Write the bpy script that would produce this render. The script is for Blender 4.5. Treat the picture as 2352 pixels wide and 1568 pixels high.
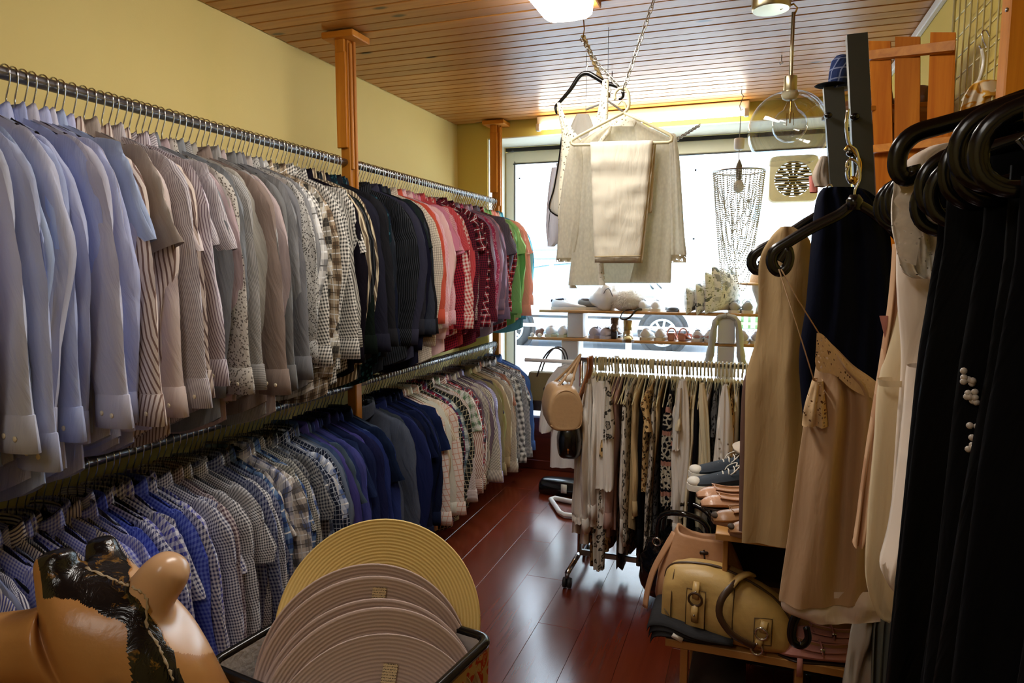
import bpy, bmesh, math, random
from math import pi, sin, cos, tan, atan, atan2, radians, sqrt, hypot, floor
from mathutils import Vector, Matrix, noise
for o in list(bpy.data.objects): bpy.data.objects.remove(o)
S = bpy.context.scene; C = S.collection
random.seed(7)
# ---------------------------------------------------------------- camera, world, exposure
F_PX, YAW, PIT, EYE = 1558.0, .339, .1066, 1.555
cd = bpy.data.cameras.new('camera'); cam = bpy.data.objects.new('camera', cd); C.objects.link(cam)
cd.sensor_width = 36; cd.lens = 36 * F_PX / 2352; cd.clip_start = .02; cd.clip_end = 300
cam.location = (0, 0, EYE); cam.rotation_euler = (pi/2 - PIT, 0, YAW)
S.camera = cam
w = bpy.data.worlds.new('sky'); S.world = w; w.use_nodes = True
bg = w.node_tree.nodes['Background']; bg.inputs[0].default_value = (.80, .89, 1, 1); bg.inputs[1].default_value = 11.0
S.view_settings.view_transform = 'Standard'; S.view_settings.look = 'None'
S.view_settings.exposure = .12; S.view_settings.gamma = 1; S.view_settings.use_curve_mapping = False
S.cycles.max_bounces = 8; S.cycles.diffuse_bounces = 4; S.cycles.glossy_bounces = 4; S.cycles.transmission_bounces = 6
S.cycles.transparent_max_bounces = 16; S.cycles.caustics_reflective = False; S.cycles.caustics_refractive = False
S.cycles.sample_clamp_indirect = 6
LAMP = 25.0       # ceiling lamp radiance
TUBE = 12.0
# ---------------------------------------------------------------- helpers
cy, sy, cp, sp = cos(YAW), sin(YAW), cos(PIT), sin(PIT)
FW = Vector((-sy*cp, cy*cp, -sp)); RT = Vector((cy, sy, 0)); UP = RT.cross(FW)
def at(x, y, Y):                      # point of the room seen at photo pixel x, y that lies at depth Y
    d = FW + RT*((x-1176)/F_PX) - UP*((y-784)/F_PX)
    return Vector((0, 0, EYE)) + d*(Y/d.y)
def lin(c):
    return tuple(((v/255)/12.92 if v/255 <= .04045 else ((v/255+.055)/1.055)**2.4) for v in c[:3]) + (1,)
def V(*a): return Vector(a)

class NT:
    def __init__(s, name):
        s.m = bpy.data.materials.new(name); s.m.use_nodes = True; s.t = s.m.node_tree; s.t.nodes.clear()
        s.out = s.n('ShaderNodeOutputMaterial')
    def n(s, k, **kw):
        x = s.t.nodes.new(k)
        for a, v in kw.items(): setattr(x, a, v)
        return x
    def l(s, a, b): s.t.links.new(a, b)
    def math(s, op, a, b=0.0, c=0.0):
        x = s.n('ShaderNodeMath', operation=op)
        for i, v in enumerate((a, b, c)):
            if hasattr(v, 'is_output') or isinstance(v, bpy.types.NodeSocket): s.l(v, x.inputs[i])
            else: x.inputs[i].default_value = v
        return x.outputs[0]
    def mix(s, f, a, b):
        x = s.n('ShaderNodeMix', data_type='RGBA')
        for i, v in ((0, f), (6, a), (7, b)):
            if isinstance(v, bpy.types.NodeSocket): s.l(v, x.inputs[i])
            else: x.inputs[i].default_value = v
        return x.outputs[2]
    def ramp(s, f, stops, interp='LINEAR'):
        x = s.n('ShaderNodeValToRGB'); e = x.color_ramp; e.interpolation = interp
        while len(e.elements) < len(stops): e.elements.new(.5)
        for el, (p, c) in zip(e.elements, stops): el.position = p; el.color = c
        s.l(f, x.inputs[0]); return x.outputs[0]
    def coord(s, k='Object'): return s.n('ShaderNodeTexCoord').outputs[k]
    def noise(s, vec, scale, detail=3, rough=.5, dist=0):
        x = s.n('ShaderNodeTexNoise'); x.inputs['Scale'].default_value = scale; x.inputs['Detail'].default_value = detail
        x.inputs['Roughness'].default_value = rough; x.inputs['Distortion'].default_value = dist
        if vec: s.l(vec, x.inputs['Vector'])
        return x.outputs[0]
    def vor(s, vec, scale, feature='F1', out=0):
        x = s.n('ShaderNodeTexVoronoi', feature=feature); x.inputs['Scale'].default_value = scale
        s.l(vec, x.inputs['Vector']); return x.outputs[out]
    def mapping(s, vec, sc=(1, 1, 1), rot=(0, 0, 0)):
        x = s.n('ShaderNodeMapping'); x.inputs['Scale'].default_value = sc; x.inputs['Rotation'].default_value = rot
        s.l(vec, x.inputs[0]); return x.outputs[0]
    def bsdf(s, col, rough=.6, metal=0, bump=None, bstr=.2, bdist=.01, **kw):
        b = s.n('ShaderNodeBsdfPrincipled')
        if isinstance(col, bpy.types.NodeSocket): s.l(col, b.inputs['Base Color'])
        else: b.inputs['Base Color'].default_value = col
        if isinstance(rough, bpy.types.NodeSocket): s.l(rough, b.inputs['Roughness'])
        else: b.inputs['Roughness'].default_value = rough
        b.inputs['Metallic'].default_value = metal
        for k, v in kw.items(): b.inputs[k.replace('_', ' ')].default_value = v
        if bump is not None:
            x = s.n('ShaderNodeBump'); x.inputs['Strength'].default_value = bstr; x.inputs['Distance'].default_value = bdist
            s.l(bump, x.inputs['Height']); s.l(x.outputs[0], b.inputs['Normal'])
        return b.outputs[0]
    def done(s, sh): s.l(sh, s.out.inputs[0]); return s.m

def plain(name, c, rough=.6, metal=0, var=.12, nscale=30, bump=0, **kw):
    t = NT(name); base = lin(c); n = t.noise(t.coord(), nscale, 3)
    col = t.mix(n, tuple(v*(1-var) for v in base[:3])+(1,), tuple(min(1, v*(1+var)) for v in base[:3])+(1,))
    return t.done(t.bsdf(col, rough, metal, bump=n if bump else None, bstr=bump, bdist=.004, **kw))
def emit(name, c, st):
    t = NT(name); e = t.n('ShaderNodeEmission'); e.inputs[0].default_value = c; e.inputs[1].default_value = st
    return t.done(e.outputs[0])
def glass(name, tint=(1, 1, 1, 1), gloss=.35, edge=1.0, base=.04):
    t = NT(name); a = t.n('ShaderNodeBsdfTransparent'); lw = t.n('ShaderNodeLayerWeight'); fc = lw.outputs['Facing']
    t.l(t.mix(t.math('POWER', fc, 5.0), tint, tuple(v*edge for v in tint[:3])+(1,)), a.inputs[0])
    g = t.n('ShaderNodeBsdfGlossy'); g.inputs['Roughness'].default_value = .02
    f = t.math('MULTIPLY_ADD', t.math('POWER', fc, 3.0), gloss, base)
    m = t.n('ShaderNodeMixShader'); t.l(f, m.inputs[0]); t.l(a.outputs[0], m.inputs[1]); t.l(g.outputs[0], m.inputs[2])
    return t.done(m.outputs[0])
def wood(name, c1, c2, axis=0, rough=.45, scale=1.0, knots=True, **kw):
    t = NT(name); co = t.coord(); oi = t.n('ShaderNodeObjectInfo')
    ad = t.n('ShaderNodeVectorMath', operation='ADD'); t.l(co, ad.inputs[0])
    sc = t.n('ShaderNodeVectorMath', operation='SCALE'); cx = t.n('ShaderNodeCombineXYZ')
    for i in range(3): t.l(oi.outputs['Random'], cx.inputs[i])
    t.l(cx.outputs[0], sc.inputs[0]); sc.inputs['Scale'].default_value = 37; t.l(sc.outputs[0], ad.inputs[1])
    s3 = [26*scale]*3; s3[axis] = 1.6*scale
    mp = t.mapping(ad.outputs[0], tuple(s3)); n = t.noise(mp, 1.0, 4, .6, .6)
    col = t.mix(t.ramp(n, [(.3, (0, 0, 0, 1)), (.7, (1, 1, 1, 1))]), lin(c1), lin(c2))
    rv = t.math('MULTIPLY_ADD', oi.outputs['Random'], .3, .82)
    hs = t.n('ShaderNodeHueSaturation'); t.l(rv, hs.inputs['Value']); t.l(col, hs.inputs['Color']); col = hs.outputs[0]
    if knots:
        k3 = [5.]*3; k3[axis] = 2.2
        v = t.vor(t.mapping(ad.outputs[0], tuple(k3)), 1.0)
        col = t.mix(t.ramp(v, [(.05, (1, 1, 1, 1)), (.10, (0, 0, 0, 1))]), col, lin(tuple(x*.42 for x in c1)))
    return t.done(t.bsdf(col, rough, bump=n, bstr=.08, **kw))

_fab = {}
def fab(base, pat='plain', c2=(240, 240, 240), per=.012, c3=None, rough=.85):
    key = (base, pat, c2, per, c3, rough)
    if key in _fab: return _fab[key]
    t = NT('fabric_%s_%d' % (pat, len(_fab))); A = lin(base); B = lin(c2)
    uv = t.coord('UV'); sx = t.n('ShaderNodeSeparateXYZ'); t.l(uv, sx.inputs[0]); u, v = sx.outputs[0], sx.outputs[1]
    def band(q, p, wd, off=0.0):
        f = t.math('FRACT', t.math('ADD', t.math('DIVIDE', q, p), off + 50.0)); return t.math('LESS_THAN', f, wd)
    cl = t.noise(uv, 6, 3)
    if pat == 'plain': col = A
    elif pat == 'melange':
        n = t.noise(t.mapping(uv, (300, 60, 1)), 1, 3); col = t.mix(n, A, B)
    elif pat == 'stripe': col = t.mix(band(u, per, .36), A, B)
    elif pat == 'bold': col = t.mix(band(u, per, .5), A, B)
    elif pat == 'hstripe': col = t.mix(band(v, per, .45), A, B)
    elif pat == 'gingham':
        f = t.math('MULTIPLY', t.math('ADD', band(u, per, .5), band(v, per, .5)), .5); col = t.mix(f, A, B)
    elif pat == 'grid':
        f = t.math('MAXIMUM', band(u, per, .14), band(v, per, .14)); col = t.mix(f, A, B)
    elif pat == 'plaid':
        f = t.math('MULTIPLY', t.math('ADD', band(u, per, .45), band(v, per, .45)), .5); col = t.mix(f, A, B)
        g = t.math('MAXIMUM', band(u, per, .07, .3), band(v, per, .07, .3)); col = t.mix(g, col, lin(c3 or (235, 235, 235)))
        g = t.math('MAXIMUM', band(u, per, .05, .82), band(v, per, .05, .82)); col = t.mix(g, col, lin(tuple(x*.35 for x in base)))
    elif pat == 'dots':
        d = t.vor(uv, 1/per); col = t.mix(t.math('LESS_THAN', d, .38), A, B)
    elif pat == 'leopard':
        wv = t.n('ShaderNodeVectorMath', operation='ADD'); t.l(uv, wv.inputs[0])
        nz = t.n('ShaderNodeTexNoise'); nz.inputs['Scale'].default_value = 60; t.l(uv, nz.inputs[0])
        s2 = t.n('ShaderNodeVectorMath', operation='SCALE'); s2.inputs['Scale'].default_value = .012; t.l(nz.outputs[1], s2.inputs[0]); t.l(s2.outputs[0], wv.inputs[1])
        d = t.vor(wv.outputs[0], 1/per)
        col = t.ramp(d, [(0, B), (.22, B), (.27, lin((22, 17, 14))), (.40, lin((22, 17, 14))), (.45, A), (1, A)])
    elif pat == 'ornate':
        d = t.vor(uv, 1/per, 'DISTANCE_TO_EDGE'); col = t.mix(t.math('LESS_THAN', d, .14), A, B)
        col = t.mix(band(v, .14, .22), col, lin(c3 or (170, 140, 120)))
        col = t.mix(band(v, .02, .5), col, t.mix(band(v, .14, .12), col, A))
    col = t.mix(t.math('MULTIPLY', cl, .22), col, tuple(x*.55 for x in A[:3]) + (1,))
    b = t.noise(t.mapping(uv, (34, 7, 1)), 1, 3, .55, .5)
    m = t.done(t.bsdf(col, rough, bump=b, bstr=.42, bdist=.012, Specular_IOR_Level=.06 if rough > .5 else .45)); _fab[key] = m; return m
def lace(name, c, scale=90, hole=.32):
    t = NT(name); uv = t.coord('UV'); d = t.vor(uv, scale); d2 = t.vor(uv, scale*.37, 'DISTANCE_TO_EDGE')
    h = t.math('MULTIPLY', t.math('LESS_THAN', d, hole), t.math('GREATER_THAN', d2, .06))
    sh = t.bsdf(t.mix(d, lin(c), lin(tuple(x*.93 for x in c))), .85, bump=d, bstr=.2, bdist=.002)
    tr = t.n('ShaderNodeBsdfTransparent'); m = t.n('ShaderNodeMixShader')
    t.l(h, m.inputs[0]); t.l(sh, m.inputs[1]); t.l(tr.outputs[0], m.inputs[2]); return t.done(m.outputs[0])
def crochet(name, c):
    t = NT(name); uv = t.coord('UV'); d = t.vor(t.mapping(uv, (1, .55, 1)), 120); n = t.noise(uv, 8, 3)
    col = t.mix(d, lin(c), lin(tuple(x*.93 for x in c)))
    b = t.n('ShaderNodeBsdfTranslucent'); t.l(col, b.inputs[0])
    sh = t.bsdf(col, .9, bump=d, bstr=.4, bdist=.003); m = t.n('ShaderNodeMixShader'); m.inputs[0].default_value = .6
    t.l(sh, m.inputs[1]); t.l(b.outputs[0], m.inputs[2]); return t.done(m.outputs[0])

class MB:
    """collects shapes, then links them as ONE mesh object"""
    def __init__(s): s.v = []; s.f = []; s.uv = []
    def add(s, vs, fs, uvs=None):
        k = len(s.v); s.v += [Vector(q) for q in vs]; s.f += [tuple(i+k for i in f) for f in fs]
        s.uv += uvs if uvs else [(q[0]+q[1], q[2]) for q in vs]; return s
    def loft(s, rings, cap0=True, cap1=True, closed=True, us=None):
        n = len(rings[0]); vs = []; uvs = []; fs = []; acc = 0
        seam = closed
        m = n+1 if seam else n
        for j, r in enumerate(rings):
            r = [Vector(q) for q in r]
            if j: acc += sum((a-b).length for a, b in zip(r, last))/n
            last = r; l = 0
            for i in range(m):
                q = r[i % n]
                if i: l += (q-r[(i-1) % n]).length
                vs.append(q); uvs.append((l, -acc))
        for j in range(len(rings)-1):
            for i in range(m-1):
                a = j*m+i; fs.append((a, a+1, a+m+1, a+m))
        if cap0: fs.append(tuple(range(n-1, -1, -1)))
        if cap1: b = (len(rings)-1)*m; fs.append(tuple(range(b, b+n)))
        return s.add(vs, fs, uvs)
    def tube(s, path, r, n=8, closed=False, flat=1.0, upv=None, caps=True):
        P = [Vector(p) for p in path]; R = r if isinstance(r, (list, tuple)) else [r]*len(P); rings = []; up = None
        for i, p in enumerate(P):
            if closed: t = P[(i+1) % len(P)]-P[i-1]
            else: t = P[min(i+1, len(P)-1)]-P[max(i-1, 0)]
            t = t.normalized() if t.length > 1e-9 else V(0, 0, 1)
            if upv is not None: up = Vector(upv)
            elif up is None: up = V(0, 0, 1) if abs(t.z) < .9 else V(1, 0, 0)
            a = t.cross(up)
            if a.length < 1e-6: a = t.orthogonal()
            a.normalize(); b = a.cross(t).normalized(); up = b
            rings.append([p + a*(R[i]*cos(2*pi*k/n)) + b*(R[i]*flat*sin(2*pi*k/n)) for k in range(n)])
        if closed: rings.append(rings[0]); caps = False
        return s.loft(rings, caps, caps)
    def box(s, c, d, bev=.0, rot=None):
        bm = bmesh.new(); bmesh.ops.create_cube(bm, size=1)
        bmesh.ops.scale(bm, vec=d, verts=bm.verts)
        if bev: bmesh.ops.bevel(bm, geom=bm.edges[:], offset=min(bev, min(d)*.45), segments=1, affect='EDGES')
        M = Matrix.Translation(Vector(c)) @ (rot.to_4x4() if rot else Matrix())
        bm.verts.ensure_lookup_table(); vs = [v.co.copy() for v in bm.verts]; uv = [(q.x+q.y, q.z) for q in vs]
        fs = [tuple(v.index for v in f.verts) for f in bm.faces]; bm.free()
        return s.add([M @ q for q in vs], fs, uv)
    def lathe(s, prof, n=24, c=(0, 0, 0), M=None, cap0=True, cap1=True):
        rings = [[V(r*cos(2*pi*k/n), r*sin(2*pi*k/n), z) for k in range(n)] for r, z in prof]
        if M: rings = [[M @ q for q in r] for r in rings]
        c = Vector(c); return s.loft([[q+c for q in r] for r in rings], cap0, cap1)
    def ball(s, c, r, n=12, m=8, jit=0):
        r = Vector(r) if hasattr(r, '__len__') else V(r, r, r); c = Vector(c); rings = []
        for j in range(m+1):
            a = pi*j/m; q = max(sin(a), .02)
            rings.append([c+V(r.x*q*cos(2*pi*k/n), r.y*q*sin(2*pi*k/n), r.z*cos(a))*(1+jit*(random.random()-.5)) for k in range(n)])
        return s.loft(rings)
    def torus(s, c, R, r, n=24, k=8, M=None):
        path = [V(R*cos(2*pi*i/n), R*sin(2*pi*i/n), 0) for i in range(n)]
        if M: path = [M @ q for q in path]
        return s.tube([q+Vector(c) for q in path], r, k, closed=True)
    def prism(s, pts, y0, y1):       # outline in x, z swept along y
        n = len(pts); vs = [V(x, y0, z) for x, z in pts] + [V(x, y1, z) for x, z in pts]
        fs = [tuple(range(n)), tuple(range(2*n-1, n-1, -1))] + [(i, i+n, (i+1) % n+n, (i+1) % n) for i in range(n)]
        return s.add(vs, fs)
    def grid(s, fn, nu, nv):
        vs = []; uvs = []
        for j in range(nv+1):
            for i in range(nu+1):
                r = fn(i/nu, j/nv); vs.append(Vector(r[0])); uvs.append(r[1] if len(r) > 1 else (i/nu*.4, j/nv*.4))
        fs = [(j*(nu+1)+i, j*(nu+1)+i+1, (j+1)*(nu+1)+i+1, (j+1)*(nu+1)+i) for j in range(nv) for i in range(nu)]
        return s.add([tuple(v) for v in vs], fs, uvs)
    def xf(s, M): s.v = [M @ q for q in s.v]; return s
    def mesh(s, name, smooth=True, org=None):
        me = bpy.data.meshes.new(name); o = Vector(org) if org else V(0, 0, 0)
        me.from_pydata([tuple(q-o) for q in s.v], [], s.f)
        ul = me.uv_layers.new(name='UVMap'); li = [0]*len(me.loops); me.loops.foreach_get('vertex_index', li)
        ul.data.foreach_set('uv', [c for i in li for c in s.uv[i]])
        bm = bmesh.new(); bm.from_mesh(me); bmesh.ops.recalc_face_normals(bm, faces=bm.faces); bm.to_mesh(me); bm.free()
        if smooth: me.shade_smooth() if not isinstance(smooth, float) else me.shade_smooth()
        return me
    def build(s, name, mat, parent=None, smooth=True, org=None):
        if org is None and parent is not None and parent.get('_org'): org = list(parent['_org'])
        me = s.mesh(name, smooth, org); me.materials.append(mat)
        o = bpy.data.objects.new(name, me); C.objects.link(o)
        if parent: o.parent = parent
        if smooth == .5:
            md = o.modifiers.new('edges', 'EDGE_SPLIT'); md.split_angle = radians(40)
        return o
def inst(name, me, mat, parent=None, loc=(0, 0, 0), rot=(0, 0, 0), sc=None):
    o = bpy.data.objects.new(name, me); C.objects.link(o)
    if not len(me.materials): me.materials.append(mat)
    o.material_slots[0].link = 'OBJECT'; o.material_slots[0].material = mat
    if parent: o.parent = parent
    o.location = loc; o.rotation_euler = rot
    if sc: o.scale = sc
    return o
def tag(o, label, cat, group=None):
    o['label'] = label; o['category'] = cat
    if group: o['group'] = group
    return o
def thing(name, label, cat, loc=(0, 0, 0), rz=0, group=None, world=False):
    """an Empty at the base of a thing; world=True: its parts are given in room coordinates"""
    o = bpy.data.objects.new(name, None); C.objects.link(o); o.location = loc; o.rotation_euler = (0, 0, rz); o.empty_display_size = .05
    if world: o['_org'] = tuple(loc)
    return tag(o, label, cat, group)
def struct(o): o['kind'] = 'structure'; return o
def spline(pts, n):                      # Catmull-Rom through tuples of any length
    out = []; P = [pts[0]] + list(pts) + [pts[-1]]; k = len(pts)-1
    for j in range(n+1):
        t = j/n*k; i = min(int(t), k-1); t -= i; a, b, c, d = P[i:i+4]
        out.append(tuple(.5*(2*q+(-p+r)*t+(2*p-5*q+4*r-e)*t*t+(-p+3*q-3*r+e)*t**3) for p, q, r, e in zip(a, b, c, d)))
    return out
def dup(root, loc, rz=None, label=None, mats=None):
    r = root.copy(); C.objects.link(r); r.location = loc
    if rz is not None: r.rotation_euler = (r.rotation_euler.x, r.rotation_euler.y, rz)
    if label: r['label'] = label
    for ch in list(root.children):
        c = ch.copy(); C.objects.link(c); c.parent = r
        for g in list(ch.children):
            d = g.copy(); C.objects.link(d); d.parent = c
    return r
ORD = ['zeroth', 'first', 'second', 'third', 'fourth', 'fifth', 'sixth', 'seventh', 'eighth', 'ninth', 'tenth', 'eleventh', 'twelfth', 'thirteenth', 'fourteenth', 'fifteenth', 'sixteenth', 'seventeenth', 'eighteenth', 'nineteenth', 'twentieth', 'twenty-first', 'twenty-second', 'twenty-third', 'twenty-fourth', 'twenty-fifth', 'twenty-sixth', 'twenty-seventh', 'twenty-eighth', 'twenty-ninth', 'thirtieth']
# ---------------------------------------------------------------- shared materials
M_steel = plain('brushed_steel', (150, 150, 152), .3, 1.0, .1)
M_chrome = plain('chrome', (205, 205, 208), .12, 1.0, .04)
M_dark_steel = plain('dark_steel_tube', (150, 150, 156), .34, 1.0, .25, 60)
M_black = plain('black_plastic', (9, 9, 10), .2, 0, .1)
M_black_cloth = fab((15, 15, 17), 'melange', (24, 24, 28))
M_cream_plastic = plain('cream_plastic', (226, 217, 178), .4)
M_white = plain('white_paint', (226, 226, 226), .55, 0, .04)
M_pine = wood('orange_pine', (172, 102, 24), (202, 132, 42), 2, .5, Specular_IOR_Level=.25)
M_pine_x = wood('orange_pine_along', (172, 102, 24), (202, 132, 42), 0, .5, Specular_IOR_Level=.25)
M_shelf = wood('beech_board', (172, 124, 66), (190, 142, 82), 0, .4, .6, False)
M_brass = plain('brass', (190, 150, 80), .25, 1.0)
M_paper = plain('paper_tag', (235, 230, 220), .8, 0, .03)
M_leather_tan = plain('tan_leather', (176, 138, 96), .45, 0, .12, 60, .3)
M_rubber = plain('rubber', (26, 26, 27), .6)
M_white_rubber = plain('white_rubber', (228, 224, 214), .6, 0, .05)

# ---------------------------------------------------------------- the room
XL, XR, YB, YF, H, YG = -2.2, .69, -1.6, 4.96, 2.655, 5.38
def wallmat(name, c, c2):
    t = NT(name); n = t.noise(t.coord(), 1.3, 4); f = t.noise(t.coord(), 160, 2)
    return t.done(t.bsdf(t.mix(n, lin(c), lin(c2)), .8, bump=f, bstr=.12, bdist=.003))
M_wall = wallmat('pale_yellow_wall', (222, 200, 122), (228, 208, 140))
M_wall2 = wallmat('yellow_wall_backlit_tint', (206, 180, 82), (212, 188, 92))  # same yellow paint, deepened so the colour carries its backlit tone
struct(MB().box(((XL-.05), (YB+YF)/2, H/2+.05), (.1, YF-YB, H+.1)).build('wall_left', M_wall, smooth=False))
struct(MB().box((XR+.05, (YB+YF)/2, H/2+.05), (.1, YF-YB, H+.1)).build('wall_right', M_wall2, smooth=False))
struct(MB().box(((XL+XR)/2, YB-.05, H/2+.05), (XR-XL+.2, .1, H+.1)).build('wall_back', M_wall, smooth=False))
OX0, OX1, OZ0, OZ1 = -1.95, .62, .40, 2.545
wf = MB()
wf.box(((XL+OX0)/2-.05, (YF+5.5)/2, H/2+.05), (OX0-XL+.1, 5.5-YF, H+.1))
wf.box(((OX1+XR)/2+.05, (YF+5.5)/2, H/2+.05), (XR-OX1+.1, 5.5-YF, H+.1))
wf.box(((OX0+OX1)/2, (YF+5.5)/2, (OZ1+H+.1)/2), (OX1-OX0, 5.5-YF, H+.1-OZ1))
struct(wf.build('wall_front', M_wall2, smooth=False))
M_reveal = plain('white_reveal', (222, 220, 206), .7, 0, .03)
rv = MB(); rv.box((OX0+.004, 5.15, (OZ0+OZ1)/2), (.008, .36, OZ1-OZ0)); rv.box(((OX0+OX1)/2, 5.14, OZ1-.004), (OX1-OX0-.02, .36, .008))
struct(rv.build('trim_1', M_reveal, smooth=False))
# ceiling: dark backing board and one pine plank after another, across the room
ceil = struct(MB().box(((XL+XR)/2, (YB+YF)/2, H+.05), (XR-XL+.2, YF-YB+.1, .06)).build('ceiling', plain('dark_red_groove', (64, 22, 16), .8), smooth=False))
M_plank = wood('ceiling_pine', (166, 108, 48), (188, 130, 64), 0, .33)
PW = .088; pk = MB()
pk.box((0, 0, 0), (XR-XL-.01, PW-.007, .018), .003); pme = pk.mesh('plank', False)
y = YB+.05
while y < YF-.02:
    inst('plank', pme, M_plank, ceil, ((XL+XR)/2, y, H+.010+random.uniform(-.001, .001))); y += PW
struct(MB().box((XR-.012, (YB+YF)/2, H-.025), (.024, YF-YB, .04), .004).build('trim_2', M_white, smooth=False))
# floor: red brown laminate boards
flo = struct(MB().box(((XL+XR)/2, (YB+5.5)/2, -.04), (XR-XL+.2, 5.5-YB+.1, .06)).build('floor', plain('floor_joint', (52, 22, 12), .5), smooth=False))
def floormat():
    t = NT('red_brown_laminate'); co = t.coord(); oi = t.n('ShaderNodeObjectInfo'); mp = t.mapping(co, (30, 1.5, 30)); n = t.noise(mp, 1, 5, .6, .8)
    col = t.mix(n, lin((84, 30, 14)), lin((110, 44, 22)))
    hs = t.n('ShaderNodeHueSaturation'); t.l(t.math('MULTIPLY_ADD', oi.outputs['Random'], .25, .85), hs.inputs['Value']); t.l(col, hs.inputs['Color'])
    return t.done(t.bsdf(hs.outputs[0], t.math('MULTIPLY_ADD', n, .08, .17), bump=n, bstr=.02, bdist=.002, Specular_IOR_Level=.9))
M_floor = floormat(); fme = MB().box((0, 0, 0), (.1932, 1.279, .012), .0008).mesh('floor_board', False)
x = XL+.1; k = 0
while x < XR+.05:
    y = YB+.3-(k*.43 % 1.28)
    while y < 5.6: inst('floor_board', fme, M_floor, flo, (x, y, -.007)); y += 1.28
    x += .194; k += 1
# window platform
M_plat = wood('red_brown_platform', (70, 26, 16), (96, 38, 22), 0, .35, 1, False)
struct(MB().box(((OX0+OX1)/2, 5.22, .20), (OX1-OX0-.004, .50, .40)).build('trim_3', M_plat, smooth=False))
struct(MB().box(((XL+XR)/2, 4.95, .035), (XR-XL-.01, .016, .07), .003).build('baseboard_front', M_plat, smooth=False))
struct(MB().box(((OX0+OX1)/2, 5.17, .41), (OX1-OX0-.01, .42, .02), .004).build('trim_4', plain('pale_platform_top', (200, 198, 196), .5), smooth=False))
# shop window
M_frame = plain('cream_window_frame', (196, 192, 170), .45, 0, .04)
win = thing('window_1', 'wide shop window with cream frame', 'window', ((OX0+OX1)/2, YG, OZ0)); del win['category']; del win['label']; struct(win)
win['_org'] = tuple(win.location)
fr = MB(); T = .075
zt = 2.50
fr.box((OX0+T/2+.01, YG, (OZ0+zt)/2), (T, .07, zt-OZ0), .006); fr.box((OX1-T/2, YG, (OZ0+zt)/2), (T, .07, zt-OZ0), .006)
fr.box(((OX0+OX1)/2, YG, zt-T/2-.005), (OX1-OX0-2*T, .068, T+.02), .006); fr.box(((OX0+OX1)/2, YG, OZ0+T/2), (OX1-OX0-2*T, .068, T), .006)
fr.build('frame', M_frame, win, False)
gk = MB()
for q in ((OX0+T+.014, (OZ0+zt)/2, .006, zt-OZ0-2*T), (OX1-T-.004, (OZ0+zt)/2, .006, zt-OZ0-2*T)): gk.box((q[0], YG-.03, q[1]), (q[2], .012, q[3]))
gk.box(((OX0+OX1)/2, YG-.03, zt-T-.02), (OX1-OX0-2*T, .012, .008)); gk.build('gasket', M_rubber, win, False)
gz = MB(); gz.box(((OX0+OX1)/2, YG, (OZ0+zt)/2), (OX1-OX0-2*T+.01, .006, zt-OZ0-2*T)); gz.build('pane', glass('window_glass', (.93, .98, 1, 1), .3), win, False)
MB().box(((OX0+OX1)/2, YG-.005, zt+.022), (OX1-OX0-.02, .05, .028)).build('shutter_slot', M_rubber, win, False)
# ---------------------------------------------------------------- street outside
street = struct(MB().box((-2, 16, .19), (40, 21, .06)).build('ground', plain('pale_asphalt', (128, 130, 134), .8, 0, .06, 3), smooth=False))
struct(MB().box((-2, 7.4, .24), (40, 3.8, .06)).build('trim_5', plain('pale_pavement', (190, 190, 188), .8, 0, .05, 4), smooth=False))
M_fac = plain('white_render', (235, 235, 232), .8, 0, .02)
bl = thing('building', 'white rendered building across the street behind the picket fence', 'building', (-2, 20, 0), 0, None, True)
MB().box((-2, 20.5, 4.5), (30, 1, 9)).build('wall', M_fac, bl, False)
M_pb = plain('pale_blue_panel', (150, 172, 196), .5); M_line = plain('facade_joint', (170, 176, 184), .6); M_fg = plain('facade_glass', (150, 185, 205), .1)
for i in range(6):
    z = .5+i*1.9
    MB().box((-2, 19.985, z+1.9), (30, .03, .05)).build('facade_joint', M_line, bl, False)
for i in range(9):
    MB().box((-12+i*2.6, 19.985, 4.6), (.05, .03, 8)).build('facade_joint', M_line, bl, False)
for x, z in ((-2.2, 4.9), (.6, 4.9), (.6, 3.1), (-2.2, 3.1), (-7.2, 5), (3.2, 4.9)):
    f = MB().box((x, 19.97, z), (1.5, .05, .5)).build('window', M_line, bl, False); f.parent = bl
    MB().box((x, 19.94, z), (1.36, .02, .4)).build('pane', M_fg, f, False, org=(-2, 20, 0))
gar = thing('garage_gate', 'pale blue ribbed garage gate in the wall beyond the silver car', 'gate', (-6.5, 19.9, 0), 0, None, True)
for i in range(9): MB().box((-6.5, 19.88, .16+i*.26), (6.4, .06, .235), .02).build('panel', M_pb, gar, False)
fe = thing('picket_fence', 'white wooden picket fence in front of the building', 'fence', (1, 16, .2), 0, None, True)
for z in (.6, 1.12): MB().box((1, 16.03, z), (9, .03, .07)).build('rail', M_white, fe, False)
pim = MB().prism([(-.045, .04), (.045, .04), (.045, 1.06), (0, 1.13), (-.045, 1.06)], -.012, .012).mesh('picket', False)
for i in range(60): inst('picket', pim, M_white, fe, (-3.5+i*.15, 0, 0))
struct(MB().box((1, 16.6, .23), (10, 1.0, .14)).build('lawn', plain('grass', (120, 150, 90), .9, 0, .3, 20), smooth=False))
hd = thing('hedge', 'low green hedge growing behind the picket fence', 'hedge', (1, 17.2, .2), 0, None, True)
h_ = MB()
for i in range(26): h_.ball((-3+i*.32, 17.2, .6), (.3, .25, .45), 8, 6, .25)
h_.build('foliage', plain('hedge_green', (150, 176, 140), .9, 0, .3, 12), hd)
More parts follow.
